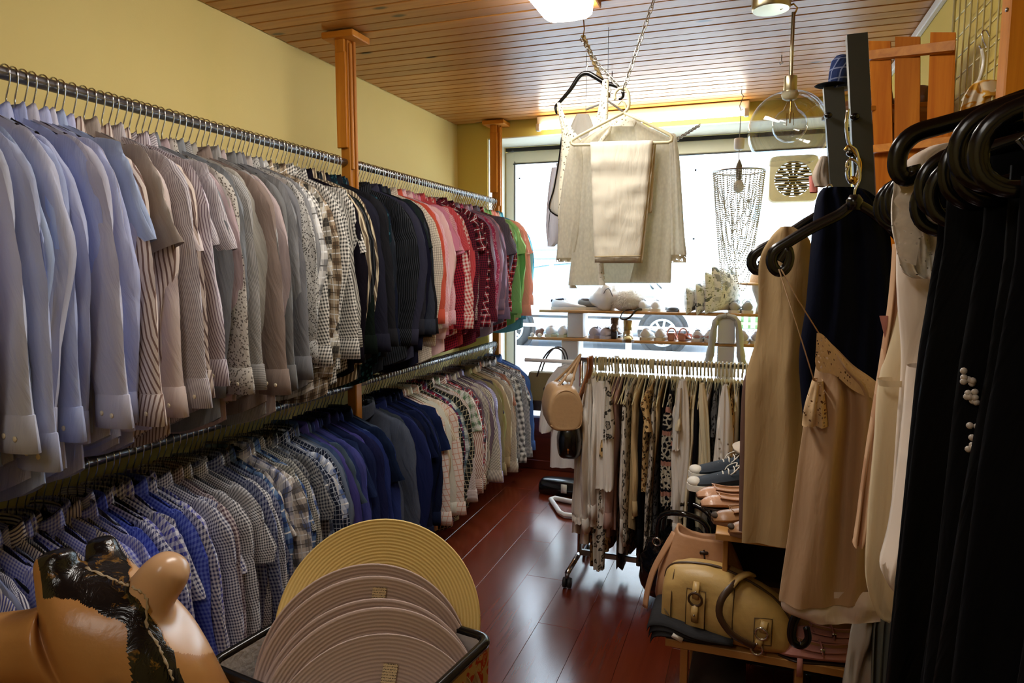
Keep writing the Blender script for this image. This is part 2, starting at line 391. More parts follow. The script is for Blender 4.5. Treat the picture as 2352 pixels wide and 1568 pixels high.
# parked car, nose to the right
def car():
    gz = .22
    c = thing('car', 'silver blue car parked along the kerb outside the shop window', 'car', (-2.6, 11.7, .22), 0, None, True)
    paint = plain('silver_blue_paint', (206, 216, 228), .25, .1, .03); blk = M_rubber; gl = plain('car_glass', (120, 150, 160), .05, 0, .2)
    # body: bottom, shoulder and width per station along the length
    st = [(-4.62, .42, .62, .55), (-4.55, .30, .82, .72), (-4.3, .24, .98, .80), (-3.6, .22, 1.02, .84), (-2.6, .22, 1.00, .85), (-1.7, .22, .98, .85), (-1.2, .22, .93, .83), (-.8, .24, .84, .78), (-.55, .28, .72, .70), (-.46, .38, .58, .55)]
    st = spline(st, 40); rings = []
    for x, b, t, hw in st:
        r = []
        for k in range(20):
            a = 2*pi*k/20; cx, sx = cos(a), sin(a)
            r.append(V(x, 11.7+hw*math.copysign(abs(cx)**.35, cx), gz+(b+t)/2+(t-b)/2*math.copysign(abs(sx)**.55, sx)))
        rings.append(r)
    MB().loft(rings).build('body', paint, c)
    def cab(shrink, z0):
        pr = [(-4.35, .98, .72), (-4.05, 1.22, .66), (-3.6, 1.42, .62), (-2.9, 1.50, .60), (-2.3, 1.47, .60), (-1.85, 1.28, .64), (-1.45, .98, .72)]
        rr = []
        for x, t, hw in spline(pr, 28):
            t -= shrink; hw2 = hw-.0*shrink; r = []
            for y_, z_ in ((-.80, z0), (-hw2, t-.07), (-hw2+.09, t), (0, t+.02*(1-shrink*20)), (hw2-.09, t), (hw2, t-.07), (.80, z0)): r.append(V(x, 11.7+y_, gz+max(z_, z0)))
            rr.append(r)
        return rr
    MB().loft(cab(.03, .9)).build('windows', gl, c, .5)
    full = cab(0, .9); rf = MB()
    rf.loft([[q for q in r[1:6]] for r in full[3:]][:22], False, False, closed=False); rf.build('roof', paint, c)
    for x in (-4.15, -3.15, -2.35):
        p = MB(); p.box((x, 11.7-.73, gz+1.16), (.06, .04, .5), 0, Matrix.Rotation(radians(16), 3, 'X')); p.build('pillar', paint, c, False)
    bs = MB().box((-2.7, 11.7-.853, gz+.55), (3.0, .02, .04)); bs.build('side_strip', blk, c, False)
    for x in (-3.15, -2.0): MB().box((x, 11.7-.86, gz+.84), (.2, .03, .035), .01).build('door_handle', paint, c)
    for x in (-3.82, -1.30):
        ar = MB(); ar.lathe([(.40, -.02), (.40, .02)], 28, (x, 11.7-.83, gz+.34), Matrix.Rotation(pi/2, 4, 'X')); ar.build('wheel_arch', blk, c, .5)
        wh = MB(); Mx = Matrix.Rotation(pi/2, 4, 'X'); wh.lathe([(.20, -.09), (.30, -.1), (.335, -.06), (.335, .06), (.30, .1), (.21, .09)], 32, (x, 11.7-.82, gz+.335), Mx)
        tyre = wh.build('tyre', blk, c)
        rm = MB(); rm.torus((x, 11.7-.925, gz+.335), .205, .02, 28, 8, Mx); rm.lathe([(.05, 0), (.045, .03)], 14, (x, 11.7-.9, gz+.335), Mx)
        for k in range(9):
            a = 2*pi*k/9; rm.tube([(x+.04*cos(a), 11.7-.925, gz+.335+.04*sin(a)), (x+.2*cos(a), 11.7-.925, gz+.335+.2*sin(a))], [.018, .024], 6)
        rm.build('rim', plain('alloy', (190, 195, 200), .3, .6), c)
    for dx in (0, .3):
        MB().tube([(-1.50+dx*.3, 11.1+dx, gz+1.02), (-1.62+dx*.3, 11.5+dx, gz+1.08)], .015, 6).build('wiper', blk, c)
    MB().ball((-1.75, 11.7-.92, gz+1.02), (.07, .08, .06)).build('mirror', paint, c)
    MB().ball((-.6, 11.7-.62, gz+.68), (.10, .10, .07)).build('headlight', plain('lamp_glass', (220, 225, 230), .1), c)
    MB().ball((-4.56, 11.7-.66, gz+.80), (.06, .10, .10)).build('tail_light', plain('red_glass', (150, 30, 28), .15), c)
car()
# white railing between shop and street
rl = thing('street_railing', 'thin white railing on the pavement outside the window', 'railing', (-1.3, 6.2, .27), 0, None, True)
for z in (.80, 1.02): MB().tube([(-3.2, 6.2, z), (1.0, 6.2, z)], .016, 8).build('rail', M_white, rl)
for x in (-3.1, -1.05, .9): MB().box((x, 6.2, .66), (.05, .05, .78), .006).build('post', M_white, rl, False)

# ---------------------------------------------------------------- lamps
def lamp_ceiling(x, y0, y1, label, k=1.0):
    c = thing('ceiling_light', label, 'ceiling lamp', (x, (y0+y1)/2, H-.001), 0, None, True)
    b = MB(); b.box((x, (y0+y1)/2, H-.018), (.24, y1-y0+.10, .034), .004); b.build('base', M_pine_x, c, False)
    n = 9; rings = []
    prof = [(-.105, -.036), (-.10, -.075), (-.075, -.092), (0, -.096), (.075, -.092), (.10, -.075), (.105, -.036)]
    for yy, s in ((y0, .92), (y0+.03, 1), (y1-.03, 1), (y1, .92)): rings.append([V(x+px*s, yy, H+pz*(s if pz < -.05 else 1)) for px, pz in prof])
    t = NT('lamp_diffuser'); e = t.n('ShaderNodeEmission'); wv = t.n('ShaderNodeTexWave', wave_type='BANDS', bands_direction='Y'); t.l(t.coord(), wv.inputs[0]); wv.inputs['Scale'].default_value = 40
    e.inputs[0].default_value = (1, .96, .89, 1); t.l(t.math('MULTIPLY_ADD', wv.outputs[1], LAMP*.25*k, LAMP*.85*k), e.inputs[1])
    MB().loft(rings).build('diffuser', t.done(e.outputs[0]), c, .5)
    for yy in (y0-.025, y1+.025): MB().box((x+.06, yy, H-.045), (.05, .03, .03), .004).build('clip', M_dark_steel, c, False)
lamp_ceiling(-.745, 1.45, 2.83, 'lit fluorescent ceiling lamp with ribbed diffuser on an orange wooden base')
lamp_ceiling(-.745, -1.2, .1, 'unseen fluorescent fill lamp added above and behind the viewpoint', .38)  # unseen lamp added behind the camera as fill light
tl = thing('tube_light', 'long lit fluorescent tube lamp along the ceiling by the window', 'ceiling lamp', (-.785, 4.84, H-.06), 0, None, True)
MB().box((-.785, 4.86, H-.038), (1.46, .06, .072), .006).build('housing', plain('cream_housing', (205, 190, 160), .5), tl, False)
MB().tube([(-1.48, 4.815, H-.088), (-.09, 4.815, H-.088)], .016, 12).build('tube', emit('tube_glow', (1, .95, .82, 1), TUBE*3), tl)
for x in (-1.497, -.073): MB().box((x, 4.82, H-.085), (.03, .04, .05), .004).build('socket', M_white, tl, False)
# clear globe pendant
gp = at(1811, 300, 3.05); GR = .158
pe = thing('globe_pendant', 'clear glass globe pendant lamp with large round bulb, brass rod and ceiling rose', 'pendant lamp', (gp.x, gp.y, H), 0, None, True)
M_satin = plain('satin_nickel', (190, 180, 150), .3, 1.0, .06)
cr = at(1778, 15, 3.05)
MB().lathe([(.075, -.0), (.075, -.055), (.070, -.062), (.02, -.064)], 28, (gp.x-.085, gp.y, H)).build('ceiling_rose', M_satin, pe, .5)
MB().tube([(gp.x-.05, gp.y, H-.062), (gp.x, gp.y-.005, H-.05), (gp.x+.014, gp.y, H-.065), (gp.x, gp.y, H-.10)], .004, 6).build('wire_loop', M_brass, pe)
MB().tube([(gp.x, gp.y, H-.08), (gp.x, gp.y, gp.z+GR+.04)], .0075, 10).build('rod', M_satin, pe)
MB().lathe([(.024, .055), (.025, .05), (.025, -.005), (.022, -.01)], 20, (gp.x, gp.y, gp.z+GR+.0)).build('socket', M_satin, pe, .5)
MB().lathe([(.030, .0), (.034, -.012), (.028, -.028), (.016, -.034)], 20, (gp.x, gp.y, gp.z+GR-.004)).build('collar', M_cream_plastic, pe)
M_globe = glass('clear_globe', (.93, .945, .96, 1), .7, .5, .09)
prof = [(GR*sin(a), GR*cos(a)) for a in [.17+i*(2.55-.17)/26 for i in range(27)]]
MB().lathe(prof, 40, gp, None, False, False).build('glass_globe', M_globe, pe)
bc = V(gp.x+.004, gp.y, gp.z+.02); BR = .068
bp = [(.014, .115), (.015, .09), (.022, .075)] + [(BR*sin(a), BR*cos(a)) for a in [.45+i*(pi-.47)/16 for i in range(17)]]
MB().lathe(bp, 28, bc, None, False, True).build('bulb', M_globe, pe)
fl = MB(); fl.tube([bc+V(0, 0, .11), bc+V(0, 0, .05), bc+V(0, 0, .01)], [.006, .004, .003], 8); fl.tube([bc+V(.012, 0, .05), bc+V(.014, 0, 0)], .0012, 4); fl.tube([bc+V(-.012, 0, .05), bc+V(-.012, 0, .0)], .0012, 4)
fl.build('filament', M_brass, pe)
# chain pendant
cp_ = at(1697, 400, 4.54)
ch = thing('chain_pendant', 'pendant lamp of draped silver chains hanging from a hook before the window', 'pendant lamp', (cp_.x, cp_.y, H), 0, None, True)
hk = [(cp_.x, cp_.y, H-.002), (cp_.x, cp_.y, H-.03), (cp_.x+.012, cp_.y, H-.045), (cp_.x+.006, cp_.y, H-.06), (cp_.x-.01, cp_.y, H-.10), (cp_.x, cp_.y, H-.13), (cp_.x+.012, cp_.y, H-.12)]
MB().tube(hk, .003, 6).build('hook', M_dark_steel, ch)
MB().tube([(cp_.x, cp_.y, H-.12), (cp_.x-.003, cp_.y, H-.28), (cp_.x-.002, cp_.y, cp_.z+.03)], .0028, 6).build('cord', plain('grey_cord', (120, 120, 118), .6), ch)
kp = at(1698, 330, 4.54); MB().lathe([(.030, .032), (.032, .02), (.030, -.03), (.022, -.038)], 18, kp).build('canopy', M_white, ch)
MB().lathe([(.004, .09), (.016, .06), (.019, .05), (.019, -.02), (.012, -.04)], 14, cp_).build('bulb_holder', plain('grey_plastic', (110, 108, 100), .4), ch)
MB().ball(cp_+V(0, 0, -.075), (.034, .034, .042), 14, 10).build('bulb', plain('frosted_bulb', (220, 220, 214), .25), ch)
MB().torus(cp_+V(0, 0, .015), .155, .005, 36, 6).build('ring', M_steel, ch)
M_links = plain('fine_chain', (186, 184, 180), .4, .2)
lk = MB()
def bead_chain(mb, P, step, r):
    L = 0
    for a, b in zip(P[:-1], P[1:]):
        d = (b-a).length; n = max(1, int(d/step))
        for i in range(n): mb.ball(a.lerp(b, (i+.5)/n), r, 4, 3)
for k in range(34):
    a = 2*pi*k/34; b = a+pi+.0
    p0 = cp_+V(.155*cos(a), .155*sin(a), .012)
    sag = .18+.60*((k*7 % 13)/13.0); q = k*.48 % 1
    a2 = a+pi*(.55+.4*q); p1 = cp_+V(.155*cos(a2), .155*sin(a2), .012)
    P = [p0.lerp(p1, t/18)*1.0 + V(0, 0, -sag*(1-abs(2*t/18-1)**2.4)) for t in range(19)]
    c_ = MB(); bead_chain(c_, P, .0125, .0046); c_.build('chain', M_links, ch, False)
# extractor fan in the window pane
fc = at(1821, 412, 5.35); fx = thing('extractor_fan', 'cream square extractor fan with round grille set in the window pane', 'fan', (fc.x, fc.y, fc.z), 0, None, True)
hb = MB(); FS = .165
outl = []
for k in range(40):
    a = 2*pi*k/40; outl.append((math.copysign(abs(cos(a))**.25, cos(a))*FS, math.copysign(abs(sin(a))**.25, sin(a))*FS))
inn = [(.125*cos(2*pi*k/40), .125*sin(2*pi*k/40)) for k in range(40)]
hb.loft([[V(fc.x+a*s, fc.y+dy, fc.z+b*s) for a, b in o] for o, s, dy in ((outl, 1, .0), (outl, 1, -.035), (outl, .95, -.045), (inn, 1, -.045), (inn, .98, 0), (outl, 1, 0))], False, False)
hb.build('housing', plain('cream_fan', (222, 214, 182), .45), fx, .5)
for k in range(13):
    z = -.115+k*.0192; hx = sqrt(max(0, .124**2-z*z)); MB().box((fc.x, fc.y-.035, fc.z+z), (2*hx, .016, .007), 0, Matrix.Rotation(.5, 3, 'X')).build('slat', plain('tan_slat', (150, 132, 84), .5) if k == 0 else bpy.data.materials['tan_slat'], fx, False)
for k in range(10):
    a = 2*pi*k/10; MB().prism([(fc.x+.025*cos(a-.3), fc.z+.025*sin(a-.3)), (fc.x+.12*cos(a-.2), fc.z+.12*sin(a-.2)), (fc.x+.12*cos(a+.2), fc.z+.12*sin(a+.2)), (fc.x+.025*cos(a+.3), fc.z+.025*sin(a+.3))], fc.y-.008, fc.y-.004).build('blade', M_black, fx, False)
MB().lathe([(.03, -.012), (.03, .012)], 16, (fc.x, fc.y-.008, fc.z), Matrix.Rotation(pi/2, 4, 'X')).build('hub', M_black, fx, .5)
# little hooks in the ceiling
for nm, px, py, Y in (('dark hook in the ceiling between the chains and the globe lamp', 1794, 165, 3.9), ('dark hook in the ceiling above the hanging white blouses', 1406, 172, 3.9)):
    p = at(px, py, Y)
    o = MB().tube([(p.x, p.y, H-.001), (p.x, p.y, H-.03), (p.x+.008, p.y, H-.042), (p.x-.006, p.y, H-.048), (p.x-.01, p.y, H-.036)], .0025, 6).build('ceiling_hook', M_dark_steel, None, True, org=(p.x, p.y, H))
    o.location = (p.x, p.y, H); tag(o, nm, 'hook')
# ---------------------------------------------------------------- shirt rack along the left wall
RX, Z1, Z2, P1, P2 = -1.851, 2.06, .981, 2.88, 4.88
def post(Y, cap, label, k):
    p = thing('rack_post', label, 'post', (RX+.005, Y, 0), 0, 'pine posts of the shirt rack', True); X = RX+.005
    MB().box((X, Y, 1.31), (.052, .052, 2.62), .004).build('post', M_pine, p, False)
    if k:
        MB().box((X-.008, Y-.034, 2.345), (.056, .016, .44), .003).build('board', M_pine, p, False)
        MB().box((X-.008, Y-.036, 2.59), (.05, .018, .06), .003).build('board', M_pine, p, False)
        MB().box((X+.033, Y-.016, 2.315), (.013, .016, .58), .003).build('batten', M_pine, p, False)
        MB().box((X+.033, Y+.016, 2.275), (.012, .016, .70), .003).build('batten', M_pine, p, False)
    MB().box((X, Y, H-.022), (.17, .15, .03), .004).build('capital', M_pine_x, p, False)
post(P1, 1, 'orange pine post halfway along the shirt rack, up to the ceiling', 1)
post(P2, 1, 'orange pine post at the window end of the shirt rack', 1)
post(-.9, 1, 'orange pine post of the shirt rack behind the viewpoint', 0)
def rail(z, y0, y1, label):
    o = MB().tube([(RX, y0, z), (RX, y1, z)], .0172, 14).build('clothes_rail', M_dark_steel, None, True, (RX, y0, z)); o.location = (RX, y0, z); tag(o, label, 'rail', 'steel rails of the shirt rack')
rail(Z1, -.86, P1-.024, 'upper dark steel rail, from the camera to the middle pine post')
rail(Z1, P1+.024, P2-.024, 'upper dark steel rail, between the two pine posts')
rail(Z2, -.86, P1-.024, 'lower dark steel rail, from the camera to the middle pine post')
rail(Z2, P1+.024, P2-.024, 'lower dark steel rail, between the two pine posts')

def fold(x, z, s, k=1.0): return noise.noise(V(x*9*k+s*7.1, z*2.2, s*3.7))
def shirt_body(s, hem=.74, hw=.218, th=.016):
    mb = MB(); n = 30; rows = 15; rings = []
    for j in range(rows+1):
        t = j/rows; tt = t**1.25; ring = []
        for k in range(n):
            a = 2*pi*k/n; u = math.copysign(abs(cos(a))**.62, cos(a)); b = math.copysign(abs(sin(a))**.8, sin(a))
            w = hw*(.90+.16*min(1, t*2.2)) + .012*t; d = th*(.52+.48*min(1, t*5))+.008*t
            x = u*w; top = .006-.35*max(0, abs(x)-.05)**1.08*1.2
            if abs(u) > .93: top -= .03*(abs(u)-.93)/.07
            hz = -hem+.05*abs(u)**2.5*(1 if hem > .7 else .3)
            z = top+(hz-top)*tt
            y = b*d + .016*t*fold(x, z, s) + .006*t*sin(x*38+s*5+z*3)
            ring.append(V(x, y, z))
        rings.append(ring)
    mb.loft(rings, True, False); return mb
def shirt_collar(s):
    mb = MB(); n = 26; r0 = random.Random(s); op = r0.uniform(.6, 1.1)
    prof = []
    for q in range(5): prof.append(q)
    rings = []
    for q in range(6):
        ring = []
        for k in range(n+1):
            a = -pi/2+.22+(2*pi-.44)*k/n       # opens at the front, -y
            fr = max(0, -sin(a))**3             # 1 at the front
            rx, ry = .060, .026
            h = (.0, .018, .034+.008*(1-fr), .028, .006, -.014-.026*fr)[q]; o = (0, .001, .003, .009, .014, .018+.016*fr*op)[q]
            ring.append(V((rx+o)*cos(a), (ry+o*.6)*sin(a)-.004*fr, h-.006-.022*max(0, -sin(a))))
        rings.append(ring)
    mb.loft(rings, False, False, closed=False); return mb
def ringed(path, A, B, s, m=16, n=14, cr=.28, side=1):
    P = spline([tuple(p)+(a, b) for p, a, b in zip(path, A, B)], m); rings = []
    for i, p in enumerate(P):
        c = V(*p[:3]); nx = V(*P[min(i+1, m)][:3])-V(*P[max(i-1, 0)][:3]); nx.normalize()
        nn = nx.cross(V(0, 1, 0)).normalized(); t = i/m; ring = []
        sw = .012*noise.noise(V(s*2.3, t*3.1, 5.))*min(1, t*3)
        for k in range(n):
            a = 2*pi*k/n
            q = 1+min(1, t*4)*min(1, (1-t)*7)*(cr*noise.noise(V(cos(a)*1.6+s, sin(a)*1.6, t*4.5+s*3))+.16*noise.noise(V(cos(a)*3.4+s*2, sin(a)*3.4, t*9+s))+.10*sin(3*a+s+t*5))
            ring.append(c+nn*(p[3]*q*cos(a))+V(0, 1, 0)*(p[4]*q*math.copysign(abs(sin(a))**.8, sin(a))+sw))
        rings.append(ring)
    return rings
def sleeve(s, short=False):
    r = random.Random(s*13+5); dx, dy, dz = r.uniform(-.035, .055), r.uniform(-.035, .035), r.uniform(-.04, .03)
    if short:
        path = [(.135, 0, -.062), (.178, 0, -.085), (.212, 0, -.13), (.236, dy*.5, -.20), (.256+dx*.4, dy, -.285)]
        return MB().loft(ringed(path, [.026, .052, .074, .080, .082], [.008, .013, .018, .020, .019], s, 14, 16), True, False), None
    path = [(.135, 0, -.062), (.180, 0, -.088), (.214, 0, -.15), (.236, dy*.3, -.28), (.246+dx*.5, dy, -.45), (.246+dx, dy*1.3, -.60+dz)]
    b = MB().loft(ringed(path, [.026, .050, .070, .070, .064, .052], [.008, .013, .018, .020, .020, .018], s, 24, 16), True, False)
    e = V(.246+dx, dy*1.3, -.60+dz); tl_ = V(-.006+dx*.2, dy*.2, -.066)
    c = MB(); rr = []
    for q, t, g in ((0, -.12, .94), (0, -.10, 1.05), (.5, .5, 1.10), (1, 1, 1.12), (1, 1, 1.03), (.4, .4, 1.0)):
        rr.append([e+tl_*t+V(.055*g*cos(2*pi*k/18), .0185*g*sin(2*pi*k/18)+(.004 if sin(2*pi*k/18) > 0 else 0)*t, 0) for k in range(18)])
    c.loft(rr, False, False)
    bt = MB()
    for k in (.32, .7): bt.lathe([(.0055, 0), (.0055, .002), (.003, .0028)], 8, e+tl_*.5+V(.012+.024*(k-.5)*2, -.0205, .0), Matrix.Rotation(pi/2, 4, 'X'))
    return b, (c, e+tl_*.5)
def hanger_mesh(wd=.195, drop=.10, th=.012):
    mb = MB(); P = spline([(-wd, 0, -drop-.01), (-wd*.86, 0, -drop+.006), (-wd*.5, 0, -drop*.48), (-.03, 0, -.006), (0, 0, 0), (.03, 0, -.006), (wd*.5, 0, -drop*.48), (wd*.86, 0, -drop+.006), (wd, 0, -drop-.01)], 24)
    mb.tube(P, [th*(.75+.25*cos(pi*(i/12-1))) for i in range(25)], 8, flat=.55, upv=(0, 1, 0)); mb.lathe([(.009, -.01), (.0085, .012), (.006, .02)], 8); return mb
def hook_mesh(h, rr=.0205, r=.0021):
    P = [(0, 0, .008), (0, 0, h*.42), (.003, 0, h*.5), (.016, 0, h*.76), (rr*.98, 0, h*.93)]
    P += [(rr*cos(a), 0, h+.002+rr*sin(a)) for a in [.1+i*(pi+.35)/9 for i in range(10)]]
    return MB().tube(P, r, 6)
HH = .110                     # from the hanger neck up to the middle of the rail
HANG = hanger_mesh().mesh('clothes_hanger'); HOOK = hook_mesh(HH).mesh('hook')
M_hook = plain('hook_chrome', (200, 200, 200), .18, 1.0, .05)
def hanger(loc, rz, label, group, m=M_black, ry=0):
    o = inst('clothes_hanger', HANG, m, None, loc, (0, ry, rz)); tag(o, label, 'hanger', group); inst('hook', HOOK, M_hook, o); return o
SH = []
for s in range(9):
    short = s >= 6; hem = (.70, .76, .79, .73, .81, .75, .70, .74, .68)[s]
    d = dict(short=short, body=shirt_body(s+1.3, hem).mesh('shirt'), collar=shirt_collar(s).mesh('collar'))
    for side in (1, -1):
        sl, cf = sleeve(s+(.5 if side < 0 else 0), short); F = Matrix.Scale(-1, 4, V(1, 0, 0)) if side < 0 else Matrix()
        d['sleeve', side] = sl.xf(F).mesh('sleeve')
        if cf: d['cuff', side] = cf[0].xf(F).mesh('cuff'); d['cpos', side] = F @ cf[1]
    SH.append(d)
BTN = MB(); BTN.lathe([(.0056, -.001), (.0056, .0015), (.0035, .0025)], 10, (0, 0, 0), Matrix.Rotation(pi/2, 4, 'X')); BTN = BTN.mesh('button')
M_btn = plain('pearl_button', (226, 216, 190), .3)
def shirt(k, m, mc, loc, rz, label, group, thick=1.0, buttons=False, ry=0.0, zs=1.0, name='shirt'):
    d = SH[k]; o = inst(name, d['body'], m, None, loc, (0, ry, rz), (1, thick, zs)); tag(o, label, name, group)
    inst('collar', d['collar'], mc, o)
    for side in (1, -1):
        inst('sleeve', d['sleeve', side], m, o)
        if not d['short']:
            c = inst('cuff', d['cuff', side], mc, o)
            if buttons and side > 0:
                p = d['cpos', side]
                for dx in (-.016, .018): inst('button', BTN, M_btn, c, (p.x+dx, p.y-.0205, p.z-.004*(dx > 0)), (0, 0, 0))
    return o
def shade(c, r, a=10): k = r.uniform(-a, a); return tuple(int(max(0, min(255, v+k+r.uniform(-3, 3)))) for v in c)
W_ = (238, 236, 232)
# (end x in the photo, name of the run, [(colour words, base, pattern, second colour, period)])
UPPER = [
 (335, 'lavender run', [('lavender blue', (186, 192, 228), 'plain'), ('pale blue', (176, 190, 228), 'plain'), ('pale lilac grey', (198, 200, 222), 'plain'), ('light sky blue', (182, 194, 232), 'plain'), ('pale blue grey', (192, 198, 218), 'plain')]),
 (415, 'pale striped run', [('taupe linen', (176, 164, 156), 'melange', (158, 146, 138)), ('white and brown striped', (222, 208, 200), 'stripe', (120, 92, 84), .014), ('pale pink beige', (222, 206, 200), 'plain')]),
 (500, 'pale striped run', [('cream and brown striped', (222, 206, 194), 'stripe', (110, 88, 84), .016), ('pale grey striped', (206, 200, 204), 'stripe', (136, 126, 136), .006), ('lilac striped', (214, 206, 214), 'stripe', (128, 110, 124), .009), ('pinkish white', (220, 208, 204), 'plain')]),
 (640, 'grey run', [('warm grey', (166, 160, 156), 'plain'), ('dotted grey', (186, 180, 172), 'dots', (92, 84, 78), .007), ('dusty rose grey', (176, 162, 160), 'plain'), ('grey green', (128, 130, 122), 'plain'), ('brown grey', (138, 122, 112), 'plain'), ('blue grey linen', (140, 144, 150), 'melange', (120, 124, 130)), ('fine striped grey', (170, 168, 166), 'stripe', (118, 116, 116), .005)]),
 (715, 'grey run', [('dark grey', (116, 116, 116), 'plain'), ('grey linen', (146, 146, 148), 'melange', (118, 118, 120)), ('pale grey', (178, 174, 168), 'plain'), ('speckled grey', (180, 178, 174), 'dots', (70, 68, 66), .006)]),
 (815, 'black and white checked run', [('black and white gingham', (232, 228, 220), 'gingham', (22, 22, 24), .012), ('fine black checked', (226, 222, 212), 'gingham', (30, 30, 32), .008), ('brown plaid', (196, 178, 152), 'plaid', (96, 76, 60), .05), ('black and cream plaid', (216, 208, 192), 'plaid', (28, 28, 30), .06), ('grey striped', (176, 172, 164), 'stripe', (60, 58, 56), .010), ('white and grey plaid', (228, 226, 222), 'plaid', (120, 120, 122), .08)]),
 (850, 'black run', [('brown and cream striped', (112, 96, 78), 'stripe', (214, 200, 170), .018), ('black', (26, 27, 30), 'plain'), ('black striped', (24, 25, 28), 'stripe', (64, 66, 70), .014)]),
 (985, 'black run', [('black', (25, 27, 30), 'plain'), ('dark teal dotted', (18, 34, 42), 'dots', (50, 92, 104), .016), ('black pinstriped', (22, 24, 27), 'stripe', (58, 60, 66), .010), ('charcoal', (42, 44, 50), 'plain'), ('dark navy', (28, 33, 46), 'plain'), ('dark slate', (50, 54, 62), 'plain')]),
 (1008, 'pink and red run', [('orange red', (206, 92, 72), 'plain'), ('red and navy plaid', (196, 180, 170), 'plaid', (90, 36, 48), .04), ('cream checked', (220, 208, 190), 'grid', (120, 104, 96), .010)]),
 (1045, 'pink and red run', [('pink striped', (226, 164, 178), 'stripe', (240, 220, 222), .006), ('pale pink', (228, 190, 194), 'plain'), ('pink', (214, 140, 164), 'plain'), ('rose checked', (226, 172, 176), 'grid', (170, 90, 104), .008)]),
 (1078, 'pink and red run', [('red gingham', (228, 214, 206), 'gingham', (186, 30, 40), .020), ('bright red', (190, 52, 60), 'stripe', (220, 120, 124), .006), ('deep red checked', (170, 40, 56), 'gingham', (60, 20, 34), .014)]),
 (1118, 'dark plaid run', [('dark red plaid', (158, 44, 56), 'plaid', (30, 28, 42), .04), ('burgundy checked', (122, 38, 56), 'gingham', (34, 28, 38), .012), ('black and pink checked', (210, 190, 190), 'gingham', (36, 30, 36), .010), ('wine red plaid', (136, 40, 52), 'plaid', (24, 24, 30), .05)]),
 (1150, 'mauve run', [('mauve', (166, 128, 150), 'plain'), ('dusty purple', (128, 112, 132), 'plain'), ('raspberry dotted', (172, 60, 96), 'dots', (220, 170, 184), .008), ('lilac grey', (160, 148, 166), 'plain')]),
 (1172, 'mauve run', [('grey purple striped', (84, 78, 92), 'stripe', (126, 120, 132), .006), ('dark grey striped', (72, 72, 80), 'stripe', (120, 118, 124), .006), ('red plaid', (178, 46, 52), 'plaid', (40, 34, 44), .04)]),
 (1188, 'bright run by the window', [('green', (110, 162, 100), 'plain'), ('light green', (150, 190, 130), 'plain')]),
 (1206, 'bright run by the window', [('orange', (222, 150, 104), 'plain'), ('salmon', (226, 150, 140), 'plain'), ('peach', (230, 180, 164), 'plain')]),
 (9999, 'bright run by the window', [('pale turquoise', (130, 196, 214), 'plain'), ('teal blue', (60, 146, 176), 'plain'), ('turquoise', (90, 170, 200), 'plain')])]
